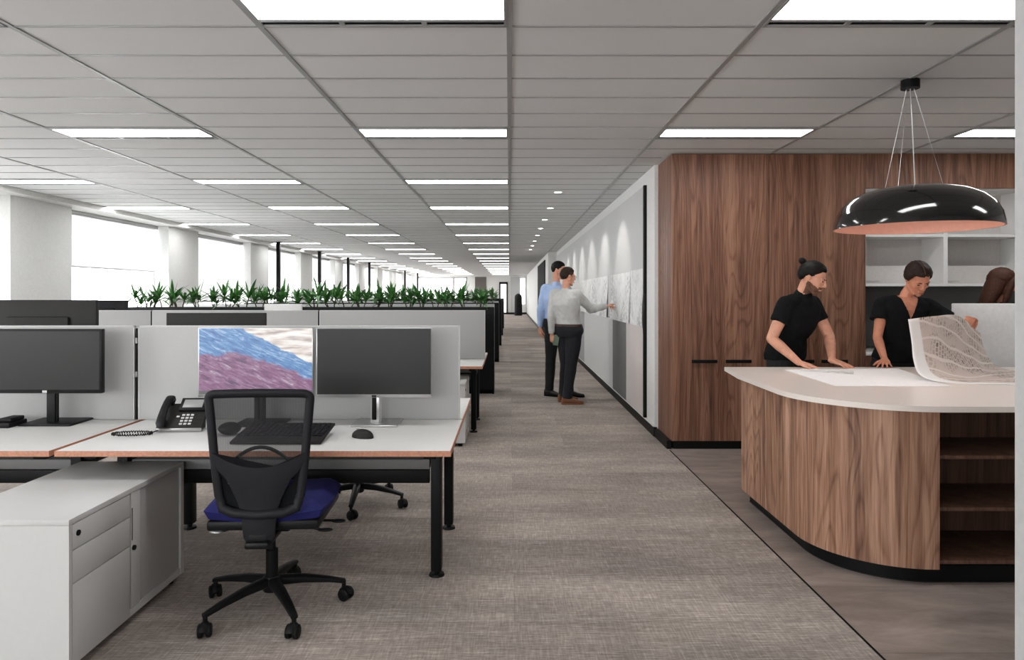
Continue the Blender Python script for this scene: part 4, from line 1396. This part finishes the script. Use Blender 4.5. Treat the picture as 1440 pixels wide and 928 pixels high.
def hand(mb, wrist, dirv, palm, side, curl=(10, 14, 10), spread=5.0, L=0.185, thumb=(38, 18), curls=None):
    """palm: unit vector out of the palm; side: +1 when the thumb lies on +cross(dir,palm)"""
    d = V(dirv).normalized(); p = V(palm); p = (p - d * p.dot(d)).normalized()
    s = d.cross(p).normalized() * side
    k = L / 0.185
    wrist = V(wrist)
    rings = []
    for (u, hw, ht) in ((-0.02, 0.026, 0.019), (0.0, 0.028, 0.018), (0.03, 0.036, 0.017), (0.06, 0.041, 0.015), (0.088, 0.040, 0.012), (0.096, 0.036, 0.009)):
        rings.append(mb.ring(wrist + d * (u * k), s * (hw * k), p * (ht * k), 16, 2.6))
    mb.skin(rings)
    lens = ((0.042, 0.026, 0.020), (0.046, 0.029, 0.021), (0.042, 0.027, 0.020), (0.032, 0.021, 0.018))
    offs = (0.030, 0.0105, -0.0095, -0.028)
    for i in range(4):
        cu = curls[i] if curls else curl
        base = wrist + d * ((0.082 if i in (1, 2) else 0.076) * k) + s * (offs[i] * k)
        sa = math.radians(spread * (1.5 - i))
        dd = (d * math.cos(sa) + s * math.sin(sa)).normalized()
        ang = 0.0
        pts = [base - dd * 0.012, base]
        q = base.copy()
        for j in range(3):
            ang += math.radians(cu[j])
            v = dd * math.cos(ang) + p * math.sin(ang)
            q = q + v * (lens[i][j] * k)
            pts.append(q.copy())
        r = (0.0088, 0.0086, 0.0080, 0.0072, 0.0058)
        rr = [x * k * (0.88 if i == 3 else 1.0) for x in r]
        limb(mb, pts, rr, 10, 3)
    # thumb from the side of the palm near its base
    b = wrist + d * (0.022 * k) + s * (0.022 * k) + p * 0.004
    a1 = math.radians(thumb[0]); a2 = math.radians(thumb[1])
    t1 = (d * math.cos(a1) + s * math.sin(a1) + p * math.sin(a2) * 0.8).normalized()
    t2 = (d * math.cos(a1 * 0.6) + s * math.sin(a1 * 0.6) + p * math.sin(a2) * 1.2).normalized()
    limb(mb, [b, b + t1 * 0.042 * k, b + t1 * 0.042 * k + t2 * 0.032 * k, b + t1 * 0.042 * k + t2 * 0.056 * k], [0.0145 * k, 0.0115 * k, 0.0095 * k, 0.0072 * k], 10, 3)

def head_matrix(c, face, pitch=0.0, roll=0.0, k=1.0):
    f = V((face[0], face[1], 0)).normalized()
    yaw = math.atan2(-f.x, f.y)
    return Matrix.Translation(V(c)) @ Matrix.Rotation(yaw, 4, 'Z') @ Matrix.Rotation(-math.radians(pitch), 4, 'X') @ Matrix.Rotation(math.radians(roll), 4, 'Y') @ Matrix.Scale(k, 4)

def add_head(mb, m, female=False):
    h = MB()
    h.ell((0, -0.014, 0.032), (0.074, 0.094, 0.088), nu=28, nv=18)        # cranium
    h.ell((0, 0.020, -0.005), (0.066, 0.073, 0.078), nu=24, nv=16)        # face mass
    h.ell((0, 0.030, -0.052), (0.053 if not female else 0.048, 0.054, 0.050), nu=24, nv=16)
    h.ell((0, 0.060, -0.094), (0.025 if not female else 0.020, 0.022, 0.020))              # chin
    for s in (-1, 1):
        h.tube([(s * 0.060, -0.010, -0.030), (s * 0.050, 0.012, -0.068), (s * 0.022, 0.058, -0.096)], [0.016, 0.016, 0.014], 12)   # jaw line
        h.ell((s * 0.036, 0.062, -0.018), (0.020, 0.016, 0.016))          # cheek
        h.ell((s * 0.028, 0.077, 0.028), (0.022, 0.012, 0.008))          # brow
        h.ell((s * 0.030, 0.078, 0.006), (0.014, 0.009, 0.008))          # lids
        h.ell((s * 0.076, -0.010, 0.002), (0.008, 0.017, 0.028), Matrix.Rotation(0.25 * s, 3, 'Z'))   # ear
        h.ell((s * 0.011, 0.096, -0.026), (0.009, 0.010, 0.008))         # nostril wing
    h.tube([(0, 0.082, 0.026), (0, 0.093, 0.006), (0, 0.105, -0.014), (0, 0.108, -0.023)], [0.008, 0.009, 0.010, 0.010], 12)
    h.ell((0, 0.106, -0.022), (0.011, 0.011, 0.009))
    h.ell((0, 0.086, -0.054), (0.023, 0.012, 0.008))
    h.ell((0, 0.084, -0.065), (0.020, 0.012, 0.008))
    h.xf(m)
    mb.merge(h)

def hair_shell(m, thick, keep, nu=48, nv=32, lump=0.004, r0=(0.077, 0.098, 0.092), c=(0, -0.014, 0.032)):
    mb = MB()
    t = bmesh.new()
    bmesh.ops.create_uvsphere(t, u_segments=nu, v_segments=nv, radius=1.0)
    for v in t.verts:
        p = v.co
        n = noise.noise(V((p.x * 9, p.y * 3, p.z * 9)))
        k = 1 + (thick + lump * n) / 0.09
        v.co = V((c[0] + p.x * r0[0] * k, c[1] + p.y * r0[1] * k, c[2] + p.z * r0[2] * k))
    dead = [f for f in t.faces if not keep(f.calc_center_median())]
    bmesh.ops.delete(t, geom=dead, context='FACES')
    for _ in range(2):
        bmesh.ops.smooth_vert(t, verts=[v for v in t.verts if v.is_boundary], factor=0.5, use_axis_x=True, use_axis_y=True, use_axis_z=True)
    cc = V(c)
    bv = {v for v in t.verts if v.is_boundary}
    nb_ = {e.other_vert(v) for v in bv for e in v.link_edges} - bv
    for v in bv: v.co = cc + (v.co - cc) * 0.925
    for v in nb_: v.co = cc + (v.co - cc) * 0.965
    ext = bmesh.ops.extrude_face_region(t, geom=list(t.faces))
    for v in ext['geom']:
        if isinstance(v, bmesh.types.BMVert):
            v.co = cc + (v.co - cc) * 0.88
    me = bpy.data.meshes.new('tmp'); t.to_mesh(me); t.free()
    mb.b.from_mesh(me); bpy.data.meshes.remove(me)
    mb.xf(m)
    return mb

def hairline(p, tbl):
    """keep where z is above a threshold interpolated on y"""
    y = p.y
    if y >= tbl[0][0]: return p.z > tbl[0][1]
    for (y0, z0), (y1, z1) in zip(tbl, tbl[1:]):
        if y1 <= y <= y0:
            u = (y0 - y) / (y0 - y1)
            return p.z > z0 + (z1 - z0) * u
    return p.z > tbl[-1][1]
SHORT = [(0.085, 0.082), (0.060, 0.070), (0.040, 0.040), (0.016, 0.012), (0.005, -0.010), (-0.018, 0.018), (-0.035, -0.020), (-0.060, -0.050), (-0.12, -0.060)]
PULLED = [(0.085, 0.085), (0.062, 0.074), (0.040, 0.046), (0.020, 0.020), (0.0, 0.012), (-0.030, 0.008), (-0.050, -0.030), (-0.075, -0.048), (-0.12, -0.055)]

def face_bits(t, body, m, browc, beard=None, lips='lips', lidded=False):
    for s in (-1, 1):
        e = MB().ell((s * 0.030, 0.0815, 0.008), (0.0125, 0.006, 0.0045 if lidded else 0.006))
        e.xf(m); eo = obj('eye', e, M['eyew'] if not lidded else M['hairdk'], body, world=True)
        i = MB().ell((s * 0.030, 0.0855, 0.0075), (0.0055, 0.003, 0.0045)); i.xf(m)
        obj('iris', i, M['eye'], eo, world=True)
        b = MB().tube([(s * 0.014, 0.0895, 0.023), (s * 0.030, 0.0885, 0.028), (s * 0.046, 0.0775, 0.024)], [0.0032, 0.004, 0.0025], 8, flat=0.8)
        b.xf(m); obj('eyebrow', b, M[browc], body, world=True)
    kq = 0.75 if beard else 1.0
    l = MB().ell((0, 0.0925, -0.0575), (0.020 * kq, 0.006 * kq, 0.0040)).ell((0, 0.0915, -0.0640), (0.017 * kq, 0.006 * kq, 0.0040))
    l.xf(m); obj('lips', l, M['lipsdk'] if beard else M[lips], body, world=True)
    if False:
        bm = hair_shell(m, 0.003, lambda p: (p.z < -0.030 + max(0, 0.02 - p.y) * 0.9 and p.y > -0.012 and not (abs(p.x) < 0.021 and -0.070 < p.z < -0.051 and p.y > 0.05) and not (p.z > -0.036 and abs(p.x) < 0.05 and p.y > 0.03)), 56, 40, 0.002, (0.062, 0.066, 0.076), (0, 0.026, -0.036))
        obj('beard', bm, M[beard], body, world=True)

M['lipsdk'] = plain('muted_lips', (128, 76, 66), 0.6)
M['stubble'] = plain('dark_stubble', (104, 70, 54), 0.8, nz=0.4, nscale=200)

def person(name_label, J, top, bottom, shoe, skin='skin', hair='hairdk', hairtbl=SHORT, voxel=0.0045, W=1.0, sleeve=1.0, female=False, vneck=False,
           beard=None, hands=(None, None), face=(0, 1), pitch=0, roll=0, extra=None, hk=1.0, bun=None, lidded=False, group=None):
    loc = V((J['hip'][0], J['hip'][1], 0.0))
    t = thing('person', name_label, 'person', loc)
    m = head_matrix(J['head'], face, pitch, roll, hk)
    sc_ = secs_for(J['hip'], J['waist'], J['chest'], J['neck'], J['latp'], J['lats'], None, W)
    # ---- body: one continuous surface
    b = MB()
    torso(b, sc_)
    hc = V(J['head'])
    skullbase = m @ V((0, -0.022, -0.050))
    limb(b, [V(J['neck']) - V((0, 0, 0.05)), V(J['neck']), skullbase], [0.060 * W, 0.052 * (0.9 if female else 1), 0.050 * (0.9 if female else 1)], 16, 4)
    add_head(b, m, female)
    ar = 0.86 if female else 1.0
    for s, hd in (('L', hands[0]), ('R', hands[1])):
        S, E, Wr = V(J['sh' + s]), V(J['el' + s]), V(J['wr' + s])
        limb(b, [V(J['neck']).lerp(S, 0.55) - V((0, 0, 0.025)), S], [0.050 * W, 0.054 * ar], 14, 4)
        limb(b, [S, S.lerp(E, 0.45), E], [0.056 * ar, 0.049 * ar, 0.039 * ar], 16, 4)
        limb(b, [E, E.lerp(Wr, 0.28), Wr], [0.039 * ar, 0.041 * ar, 0.025 * ar], 16, 5)
        if hd: hand(b, Wr, **hd)
        Hp, K, A = V(J['hp' + s]), V(J['kn' + s]), V(J['an' + s])
        limb(b, [Hp, Hp.lerp(K, 0.4), K], [0.088, 0.076, 0.052], 16, 4)
        limb(b, [K, K.lerp(A, 0.3), A], [0.052, 0.052, 0.033], 16, 4)
        td = V(J['toe' + s]).normalized()
        limb(b, [A + V((0, 0, -0.02)), A + td * 0.10 + V((0, 0, -0.045))], [0.034, 0.026], 12, 3)
    body = obj('body', union_mesh(b, voxel, 3), M[skin], t, world=True, smooth=180)
    if beard:
        me = body.data
        me.materials.append(M[beard])
        mi = m.inverted(); off = origin(body)
        for p in me.polygons:
            q = mi @ (p.center + off)
            q.z += 0.006 * noise.noise(q * 70)
            if q.z > 0.02 or q.z < -0.125 or q.y < -0.012: continue
            cheek = q.z < -0.020 - 0.42 * max(q.y, 0)
            lip = abs(q.x) < 0.020 and -0.068 < q.z < -0.052 and q.y > 0.06
            stache = abs(q.x) < 0.030 and -0.053 < q.z < -0.040 and q.y > 0.07
            if (cheek or stache) and not lip: p.material_index = 1
    # ---- shirt
    s_ = MB()
    torso(s_, sc_, grow=0.013, lo=0.12 if not J.get('tuck') else 0.30, hi=1.0)
    nb = V(J['neck'])
    if not vneck:
        limb(s_, [nb - V((0, 0, 0.055)), nb + V((0, 0, J.get('collar', 0.0)))], [0.082 * W, 0.063 * W], 18, 3)
    for s in ('L', 'R'):
        S, E, Wr = V(J['sh' + s]), V(J['el' + s]), V(J['wr' + s])
        limb(s_, [nb.lerp(S, 0.5) - V((0, 0, 0.022)), S], [0.058 * W, 0.068 * ar], 16, 4)
        if sleeve <= 1.0:
            e = S.lerp(E, sleeve)
            ring = [S, S.lerp(e, 0.5), e]
            if female and sleeve < 0.8: s_.tube(ring, [0.058, 0.066, 0.074], 18)
            else: s_.tube(ring, [0.068 * ar, 0.067 * ar, (0.062 if sleeve < 0.8 else 0.054) * ar], 18)
        else:
            s_.tube([S, S.lerp(E, 0.5), S.lerp(E, 0.9), E, E.lerp(Wr, 0.12), E.lerp(Wr, 0.5), E.lerp(Wr, 0.94)], [0.070, 0.062, 0.056, 0.056, 0.056, 0.050, 0.038], 18)
            s_.ell(E, (0.055, 0.055, 0.055))
    cutf = None
    if vneck:
        fwd = sc_[-2][3]; l = sc_[-2][1]; nk = nb.copy()
        if V((face[0], face[1], 0)).dot(V((fwd.x, fwd.y, 0))) < 0: fwd = -fwd
        depth = vneck
        def cutf(p, nk=nk, l=l, fwd=fwd, depth=depth):
            q = p - nk
            x = abs(q.dot(l)); z = q.z + 0.02; y = q.dot(fwd)
            if z > 0.035 and x < 0.09 and math.hypot(x, y) < 0.10: return True
            return y > -0.01 and z > -depth and x < 0.066 * (z + depth) / depth
    sm = union_mesh(s_, voxel * 1.15, 4, 0.008 if sleeve <= 1 else 0.009, 11 if sleeve <= 1 else 13, seed=J['hip'][0] * 3, cut=cutf)
    obj('shirt' if sleeve > 1 else 'top', sm, M[top], t, world=True, smooth=180)
    # ---- trousers
    p_ = MB()
    torso(p_, sc_, grow=0.004 if not J.get('tuck') else 0.022, lo=0.0, hi=0.33)
    for s in ('L', 'R'):
        Hp, K, A = V(J['hp' + s]), V(J['kn' + s]), V(J['an' + s])
        limb(p_, [Hp, Hp.lerp(K, 0.4), K, K.lerp(A, 0.4)], [0.106, 0.098, 0.074, 0.070], 18, 4)
        p_.tube([K, K.lerp(A, 0.35), K.lerp(A, 0.75), A + V((0, 0, -0.015))], [0.074, 0.070, 0.064, 0.064], 18)
    obj('trousers', union_mesh(p_, voxel * 1.3, 4, 0.006, 9, seed=2.2), M[bottom], t, world=True, smooth=180)
    # ---- shoes
    for s in ('L', 'R'):
        A = V(J['an' + s]); td = V(J['toe' + s]).normalized(); sd = V((td.y, -td.x, 0))
        g = MB(); rings = []
        base = V((A.x, A.y, 0))
        for (u, w, h) in ((-0.075, 0.022, 0.045), (-0.065, 0.033, 0.085), (-0.02, 0.036, 0.095), (0.03, 0.037, 0.088), (0.08, 0.042, 0.066), (0.13, 0.045, 0.050), (0.175, 0.038, 0.040), (0.205, 0.022, 0.032), (0.213, 0.010, 0.022)):
            rings.append(g.ring(base + td * u + V((0, 0, 0.012 + h / 2)), sd * w, V((0, 0, h / 2)), 16, 2.8))
        g.skin(rings)
        so = obj('shoe', union_mesh(g, 0.006, 2), M[shoe], t, world=True, smooth=180)
        q = MB()
        outl = [base + td * u + sd * w for (u, w) in ((-0.078, 0), (-0.066, 0.030), (-0.02, 0.036), (0.05, 0.038), (0.11, 0.046), (0.17, 0.041), (0.205, 0.024), (0.215, 0), (0.205, -0.024), (0.17, -0.041), (0.11, -0.046), (0.05, -0.038), (-0.02, -0.036), (-0.066, -0.030))]
        q.prism([(v.x, v.y) for v in outl], 0.0, 0.018)
        obj('sole', q, M['blackm'] if shoe == 'blackshoe' else M['brownshoe'], so, world=True)
    # ---- hair and face
    hs_ = hair_shell(m, (0.006 if hairtbl is SHORT else 0.009) if not female else 0.015, lambda p: hairline(p, hairtbl), lump=0.006)
    ho = obj('hair', hs_, M[hair], t, world=True, smooth=60)
    if bun:
        bb_ = MB()
        bb_.ell(bun[0], bun[1]); bb_.xf(m)
        obj('hair_bun', bb_, M[hair], ho, world=True)
    face_bits(t, body, m, hair, beard, lidded=lidded)
    if extra: extra(t, body, m, J)
    return t

DOWN = V((0, 0, -1))
# ---- man in black t-shirt leaning on the island
CT = 0.890
J = dict(hip=(2.19, 5.47, 0.95), waist=(2.20, 5.43, 1.07), chest=(2.235, 5.36, 1.245), neck=(2.262, 5.295, 1.405), head=(2.305, 5.235, 1.545),
         latp=(-0.75, -0.66, 0), lats=(-0.80, -0.60, 0),
         shR=(2.105, 5.225, 1.35), elR=(1.985, 5.215, 1.09), wrR=(2.125, 5.055, 0.925),
         shL=(2.385, 5.42, 1.345), elL=(2.490, 5.36, 1.10), wrL=(2.400, 5.12, 0.935),
         hpR=(2.13, 5.41, 0.90), knR=(2.12, 5.38, 0.50), anR=(2.12, 5.42, 0.09), toeR=(0.5, -0.8, 0),
         hpL=(2.26, 5.53, 0.90), knL=(2.27, 5.50, 0.50), anL=(2.28, 5.56, 0.09), toeL=(0.7, -0.7, 0))
J['neck'] = (2.255, 5.30, 1.415)
flat = dict(palm=(0, 0, -1), curl=(4, 9, 6), spread=8, thumb=(42, 6))
hR = dict(flat, dirv=(0.72, -0.45, -0.20), side=-1, L=0.185)
hL = dict(flat, dirv=(0.42, -0.75, -0.20), side=1, L=0.185)
def elastic(t, body, m, J):
    r = MB().lathe([(0.017, -0.005), (0.019, 0), (0.017, 0.005), (0.013, 0), (0.017, -0.005)], n=18)
    r.xf(m @ Matrix.Translation((0, -0.105, 0.085)) @ Matrix.Rotation(0.9, 4, 'X'))
    obj('hair_tie', r, M['plastic'], t, world=True)
person('man with tied-up dark hair and beard in a black t-shirt leaning on the island', J, 'tee', 'trouserb', 'blackshoe', skin='skin', hair='hairdk', hairtbl=PULLED,
       sleeve=0.52, beard='stubble', hands=(hL, hR), face=(0.80, -0.60), pitch=24, roll=0, bun=((0, -0.122, 0.095), (0.026, 0.030, 0.026)), extra=elastic, W=1.06, lidded=True, voxel=0.0038)

WOMAN = [(0.085, 0.078), (0.062, 0.066), (0.045, 0.040), (0.028, 0.012), (0.010, -0.012), (-0.030, -0.020), (-0.050, -0.035), (-0.075, -0.050), (-0.12, -0.055)]
M['part'] = plain('hair_part_line', (112, 76, 58), 0.7)
def parting(t, body, m, J):
    g = MB().tube([(0.004, 0.0, 0.1365), (0.004, 0.03, 0.1315), (0.004, 0.06, 0.1165), (0.004, 0.080, 0.098)], 0.0022, 6)
    g.xf(m); obj('hair_parting', g, M['part'], t, world=True)
# ---- woman in black v-neck top
J = dict(hip=(3.07, 5.47, 0.93), waist=(3.09, 5.44, 1.05), chest=(3.075, 5.41, 1.25), neck=(3.095, 5.37, 1.42), head=(3.135, 5.285, 1.540),
         latp=(-1, 0.05, 0), lats=(-0.99, 0.12, 0.04),
         shR=(2.935, 5.41, 1.355), elR=(2.865, 5.36, 1.09), wrR=(2.79, 5.12, 0.940),
         shL=(3.265, 5.37, 1.335), elL=(3.44, 5.18, 1.12), wrL=(3.315, 4.915, 1.240),
         hpR=(2.99, 5.47, 0.88), knR=(2.99, 5.45, 0.49), anR=(2.99, 5.50, 0.09), toeR=(-0.1, -1, 0),
         hpL=(3.15, 5.47, 0.88), knL=(3.15, 5.45, 0.49), anL=(3.16, 5.50, 0.09), toeL=(0.1, -1, 0))
hR = dict(palm=(0, 0, -1), curl=(4, 9, 6), spread=12, thumb=(46, 6), dirv=(-0.42, -0.80, -0.22), side=-1, L=0.170)
hL = dict(palm=(-0.25, 0.15, -1), curls=((40, 45, 25), (44, 50, 28), (48, 54, 30), (52, 56, 30)), spread=2, thumb=(30, 60), dirv=(-0.72, -0.66, 0.22), side=1, L=0.170)
person('woman with tied-back brown hair in a black v-neck top holding up a large plan', J, 'tee', 'trouserb', 'blackshoe', skin='skin2', hair='hairbr', hairtbl=WOMAN, extra=parting,
       sleeve=0.50, female=True, vneck=0.165, hands=(hL, hR), face=(-0.04, -1.0), pitch=36, roll=4, bun=((0, -0.110, -0.01), (0.030, 0.028, 0.030)), W=0.97, hk=1.02, lidded=True, voxel=0.0038)

# ---- auburn-haired person behind the white screen
J = dict(hip=(4.200, 5.920, 0.900), waist=(4.200, 5.910, 1.020), chest=(4.190, 5.890, 1.190), neck=(4.180, 5.870, 1.345), head=(4.170, 5.830, 1.515),
         latp=(-1, 0.1, 0), lats=(-1, 0.1, 0),
         shR=(4.015, 5.900, 1.300), elR=(3.975, 5.95, 1.03), wrR=(3.98, 5.88, 0.79),
         shL=(4.370, 5.890, 1.300), elL=(4.41, 5.94, 1.03), wrL=(4.41, 5.87, 0.79),
         hpR=(4.120, 5.920, 0.850), knR=(4.120, 5.900, 0.480), anR=(4.120, 5.940, 0.090), toeR=(-0.1, -1, 0),
         hpL=(4.280, 5.920, 0.850), knL=(4.280, 5.900, 0.480), anL=(4.290, 5.940, 0.090), toeL=(0.1, -1, 0))
def longhair(t, body, m, J):
    g = MB()
    rings = []
    for (z, y, w, d) in ((0.06, -0.02, 0.080, 0.095), (0.0, -0.035, 0.092, 0.085), (-0.06, -0.045, 0.098, 0.075), (-0.12, -0.05, 0.102, 0.065), (-0.18, -0.055, 0.100, 0.055), (-0.23, -0.06, 0.080, 0.040)):
        rings.append(g.ring(V((0, y, z)), V((w, 0, 0)), V((0, d, 0)), 24, 2.2))
    g.skin(rings)
    def cut(p):
        q = m.inverted() @ p
        return False
    for s in (-1, 1):
        g.tube([(s * 0.055, 0.055, 0.075), (s * 0.080, 0.045, 0.03), (s * 0.084, 0.040, -0.04), (s * 0.080, 0.045, -0.11), (s * 0.072, 0.050, -0.17)], [0.020, 0.026, 0.028, 0.026, 0.016], 12)
    g.xf(m)
    obj('long_hair', union_mesh(g, 0.006, 3, 0.0015, 14), M['hairau'], t, world=True, smooth=180)
hh = dict(palm=(0, 1, 0), curl=(15, 20, 14), spread=4, thumb=(40, 10), dirv=(0, -0.1, -1))
person('person with long auburn hair and dark top behind the low white screen', J, 'tee', 'trouserb', 'blackshoe', skin='skin2', hair='hairau', hairtbl=PULLED,
       sleeve=0.95, female=True, hands=(dict(hh, side=1), dict(hh, side=-1)), face=(0.95, -0.25), pitch=20, W=0.93, hk=0.97, extra=longhair, voxel=0.006, lidded=True)

# ---- man in grey shirt pointing at the pinned drawings
J = dict(hip=(0.775, 8.98, 0.955), waist=(0.76, 8.98, 1.09), chest=(0.735, 8.97, 1.29), neck=(0.735, 8.98, 1.475), head=(0.765, 9.00, 1.650),
         latp=(0.80, -0.60, 0), lats=(0.86, -0.50, 0), tuck=True, collar=-0.012,
         shR=(0.865, 8.89, 1.425), elR=(1.075, 9.06, 1.225), wrR=(1.300, 9.24, 1.262),
         shL=(0.590, 9.05, 1.425), elL=(0.545, 9.02, 1.135), wrL=(0.555, 9.02, 0.895),
         hpR=(0.835, 8.94, 0.90), knR=(0.80, 8.92, 0.50), anR=(0.745, 8.90, 0.09), toeR=(1, 0.05, 0),
         hpL=(0.72, 9.03, 0.90), knL=(0.74, 9.08, 0.50), anL=(0.715, 9.14, 0.09), toeL=(0.9, 0.3, 0))
hR = dict(palm=(0.3, -0.2, -1), curls=((12, 14, 8), (50, 60, 30), (58, 64, 30), (60, 64, 30)), spread=2, thumb=(30, 40), dirv=(0.62, 0.46, 0.16), side=-1, L=0.185)
hL = dict(palm=(0.5, 0.5, 0), curls=((30, 40, 25),) * 4, spread=1, thumb=(25, 50), dirv=(0.1, 0.02, -1), side=1, L=0.185)
M['belt'] = plain('dark_brown_belt', (70, 44, 32), 0.5)
def greyman(t, body, m, J):
    g = MB()
    for s in (-1, 1):
        g.lathe([(0.018, 0), (0.0195, 0.001), (0.0195, -0.001), (0.018, 0)], n=20) if False else None
        pts = [(s * 0.031 + 0.020 * math.cos(a), 0.098, 0.006 + 0.015 * math.sin(a)) for a in [2 * PI * i / 16 for i in range(17)]]
        g.tube(pts, 0.0016, 6)
        g.tube([(s * 0.051, 0.098, 0.010), (s * 0.078, 0.05, 0.010), (s * 0.083, -0.008, 0.006)], 0.0016, 6)
    g.tube([(-0.011, 0.098, 0.008), (0, 0.100, 0.011), (0.011, 0.098, 0.008)], 0.0016, 6)
    g.xf(m)
    obj('glasses', g, M['black'], t, world=True)
    bl = MB(); c, l, w, f, d = secs_for(J['hip'], J['waist'], J['chest'], J['neck'], J['latp'], J['lats'], None, 1.0)[3]
    rr = [bl.ring(c + V((0, 0, z)), l * (w + 0.025), f * (d + 0.025), 32, 2.35) for z in (-0.016, 0.014)]
    bl.skin(rr)
    obj('belt', bl, M['belt'], t, world=True)
person('man in a grey shirt and dark trousers pointing at a drawing on the pin board', J, 'greyshirt', 'trouser', 'brownshoe', hair='hairbr', sleeve=1.5,
       hands=(hL, hR), face=(0.92, 0.36), pitch=8, W=1.02, extra=greyman, voxel=0.006)

# ---- man in pale blue shirt behind him
J = dict(hip=(0.66, 9.58, 1.01), waist=(0.655, 9.58, 1.15), chest=(0.64, 9.57, 1.36), neck=(0.650, 9.57, 1.56), head=(0.685, 9.58, 1.755),
         latp=(0.80, -0.60, 0), lats=(0.80, -0.60, 0), tuck=True, collar=-0.012,
         shR=(0.79, 9.50, 1.50), elR=(0.84, 9.55, 1.21), wrR=(0.80, 9.62, 0.96),
         shL=(0.500, 9.63, 1.50), elL=(0.440, 9.62, 1.21), wrL=(0.425, 9.64, 0.955),
         hpR=(0.73, 9.54, 0.95), knR=(0.79, 9.54, 0.53), anR=(0.83, 9.56, 0.09), toeR=(1, -0.25, 0),
         hpL=(0.60, 9.62, 0.95), knL=(0.575, 9.62, 0.53), anL=(0.555, 9.64, 0.09), toeL=(0.8, -0.5, 0))
hh = dict(curls=((18, 25, 15), (22, 28, 16), (26, 30, 16), (30, 32, 16)), spread=2, thumb=(28, 20))
person('tall man in a pale blue shirt standing behind the grey-shirted man', J, 'blueshirt', 'trouserb', 'blackshoe', hair='hairdk', sleeve=1.5,
       hands=(dict(hh, palm=(0.6, 0.4, 0), dirv=(0.05, 0.0, -1), side=1), dict(hh, palm=(-0.6, 0.4, 0), dirv=(0.1, 0.1, -1), side=-1)),
       face=(0.85, -0.30), pitch=14, W=1.04, hk=1.0, voxel=0.006)

# ---- phone or card in the grey-shirted man's left hand
ph2 = thing('mobile_phone', 'small grey-green phone held low in the grey-shirted man\'s hand', 'phone', (0.600, 8.985, 0.755))
obj('case', MB().box(-0.036, 0.036, -0.005, 0.005, 0.0, 0.14, 0.004), plain('grey_green_case', (104, 122, 104), 0.4), ph2)
ph2.rotation_euler = (0.0, 0.15, -0.3)

# ================================================================== paper on the island
def sheet_surface(ctrl, nu=40, nv=30, th=0.0008):
    """bicubic (Catmull-Rom) surface through a grid of control points, with UVs"""
    R, C = len(ctrl), len(ctrl[0])
    def cr(p0, p1, p2, p3, t):
        return 0.5 * ((2 * p1) + (p2 - p0) * t + (2 * p0 - 5 * p1 + 4 * p2 - p3) * t * t + (-p0 + 3 * p1 - 3 * p2 + p3) * t ** 3)
    def curve(ps, u):
        n = len(ps) - 1
        x = min(max(u * n, 0), n - 1e-6); i = int(x); t = x - i
        g = lambda k: ps[k] if 0 <= k <= n else (ps[0] * 2 - ps[1] if k < 0 else ps[n] * 2 - ps[n - 1])
        return cr(g(i - 1), g(i), g(i + 1), g(i + 2), t)
    mb = MB()
    g = []
    for i in range(nu + 1):
        row = [curve([V(ctrl[r][c]) for r in range(R)], i / nu) for c in range(C)]
        g.append([mb.b.verts.new(curve(row, j / nv)) for j in range(nv + 1)])
    uv = mb.b.loops.layers.uv.new('UVMap')
    for i in range(nu):
        for j in range(nv):
            f = mb.b.faces.new((g[i][j], g[i + 1][j], g[i + 1][j + 1], g[i][j + 1]))
            for l, (a, b_) in zip(f.loops, ((i, j), (i + 1, j), (i + 1, j + 1), (i, j + 1))):
                l[uv].uv = (a / nu, b_ / nv)
    return mb
ZT = CT + 0.003
ctrl = [
    [(2.525, 4.36, 1.268), (2.80, 4.53, 1.283), (3.11, 4.77, 1.275), (3.33, 4.87, 1.150)],
    [(2.535, 4.34, 1.13), (2.80, 4.49, 1.15), (3.09, 4.70, 1.13), (3.33, 4.84, 1.06)],
    [(2.525, 4.30, 1.01), (2.80, 4.43, 1.02), (3.09, 4.63, 1.01), (3.345, 4.81, 0.985)],
    [(2.535, 4.24, 0.925), (2.83, 4.36, 0.92), (3.13, 4.55, 0.925), (3.39, 4.78, 0.925)],
    [(2.64, 4.15, ZT), (2.93, 4.29, ZT), (3.24, 4.50, ZT), (3.50, 4.74, ZT + 0.004)],
    [(2.90, 4.08, ZT), (3.20, 4.24, ZT), (3.48, 4.45, ZT), (3.70, 4.70, ZT)],
    [(3.25, 4.06, ZT), (3.50, 4.22, ZT), (3.76, 4.43, ZT), (3.95, 4.66, ZT)],
]
pt = thing('printed_plan', 'large printed plan held up by the woman and curling down onto the island', 'plan', (3.0, 4.45, CT))
mbp = sheet_surface(ctrl)
o = obj('printed_sheet', mbp, M['map'], pt, world=True, smooth=180)
so = o.modifiers.new('thickness', 'SOLIDIFY'); so.thickness = 0.0015; so.offset = 0
fl = MB().prism([(1.95, 4.885), (1.905, 4.03), (2.56, 4.00), (2.80, 4.98)], CT + 0.0002, CT + 0.0016)
tag(obj('blank_sheet', fl, M['paper'], world=True, smooth=0), 'large white paper sheet lying flat on the island in front of the man', 'paper sheet')
fl = MB().prism([(2.02, 4.80), (2.30, 4.60), (2.42, 4.84), (2.20, 4.95)], CT + 0.0018, CT + 0.0028)
tag(obj('plan_sheet', fl, M['drawing'], world=True, smooth=0), 'smaller pale plan lying on the white sheet by the man\'s hands', 'paper sheet')
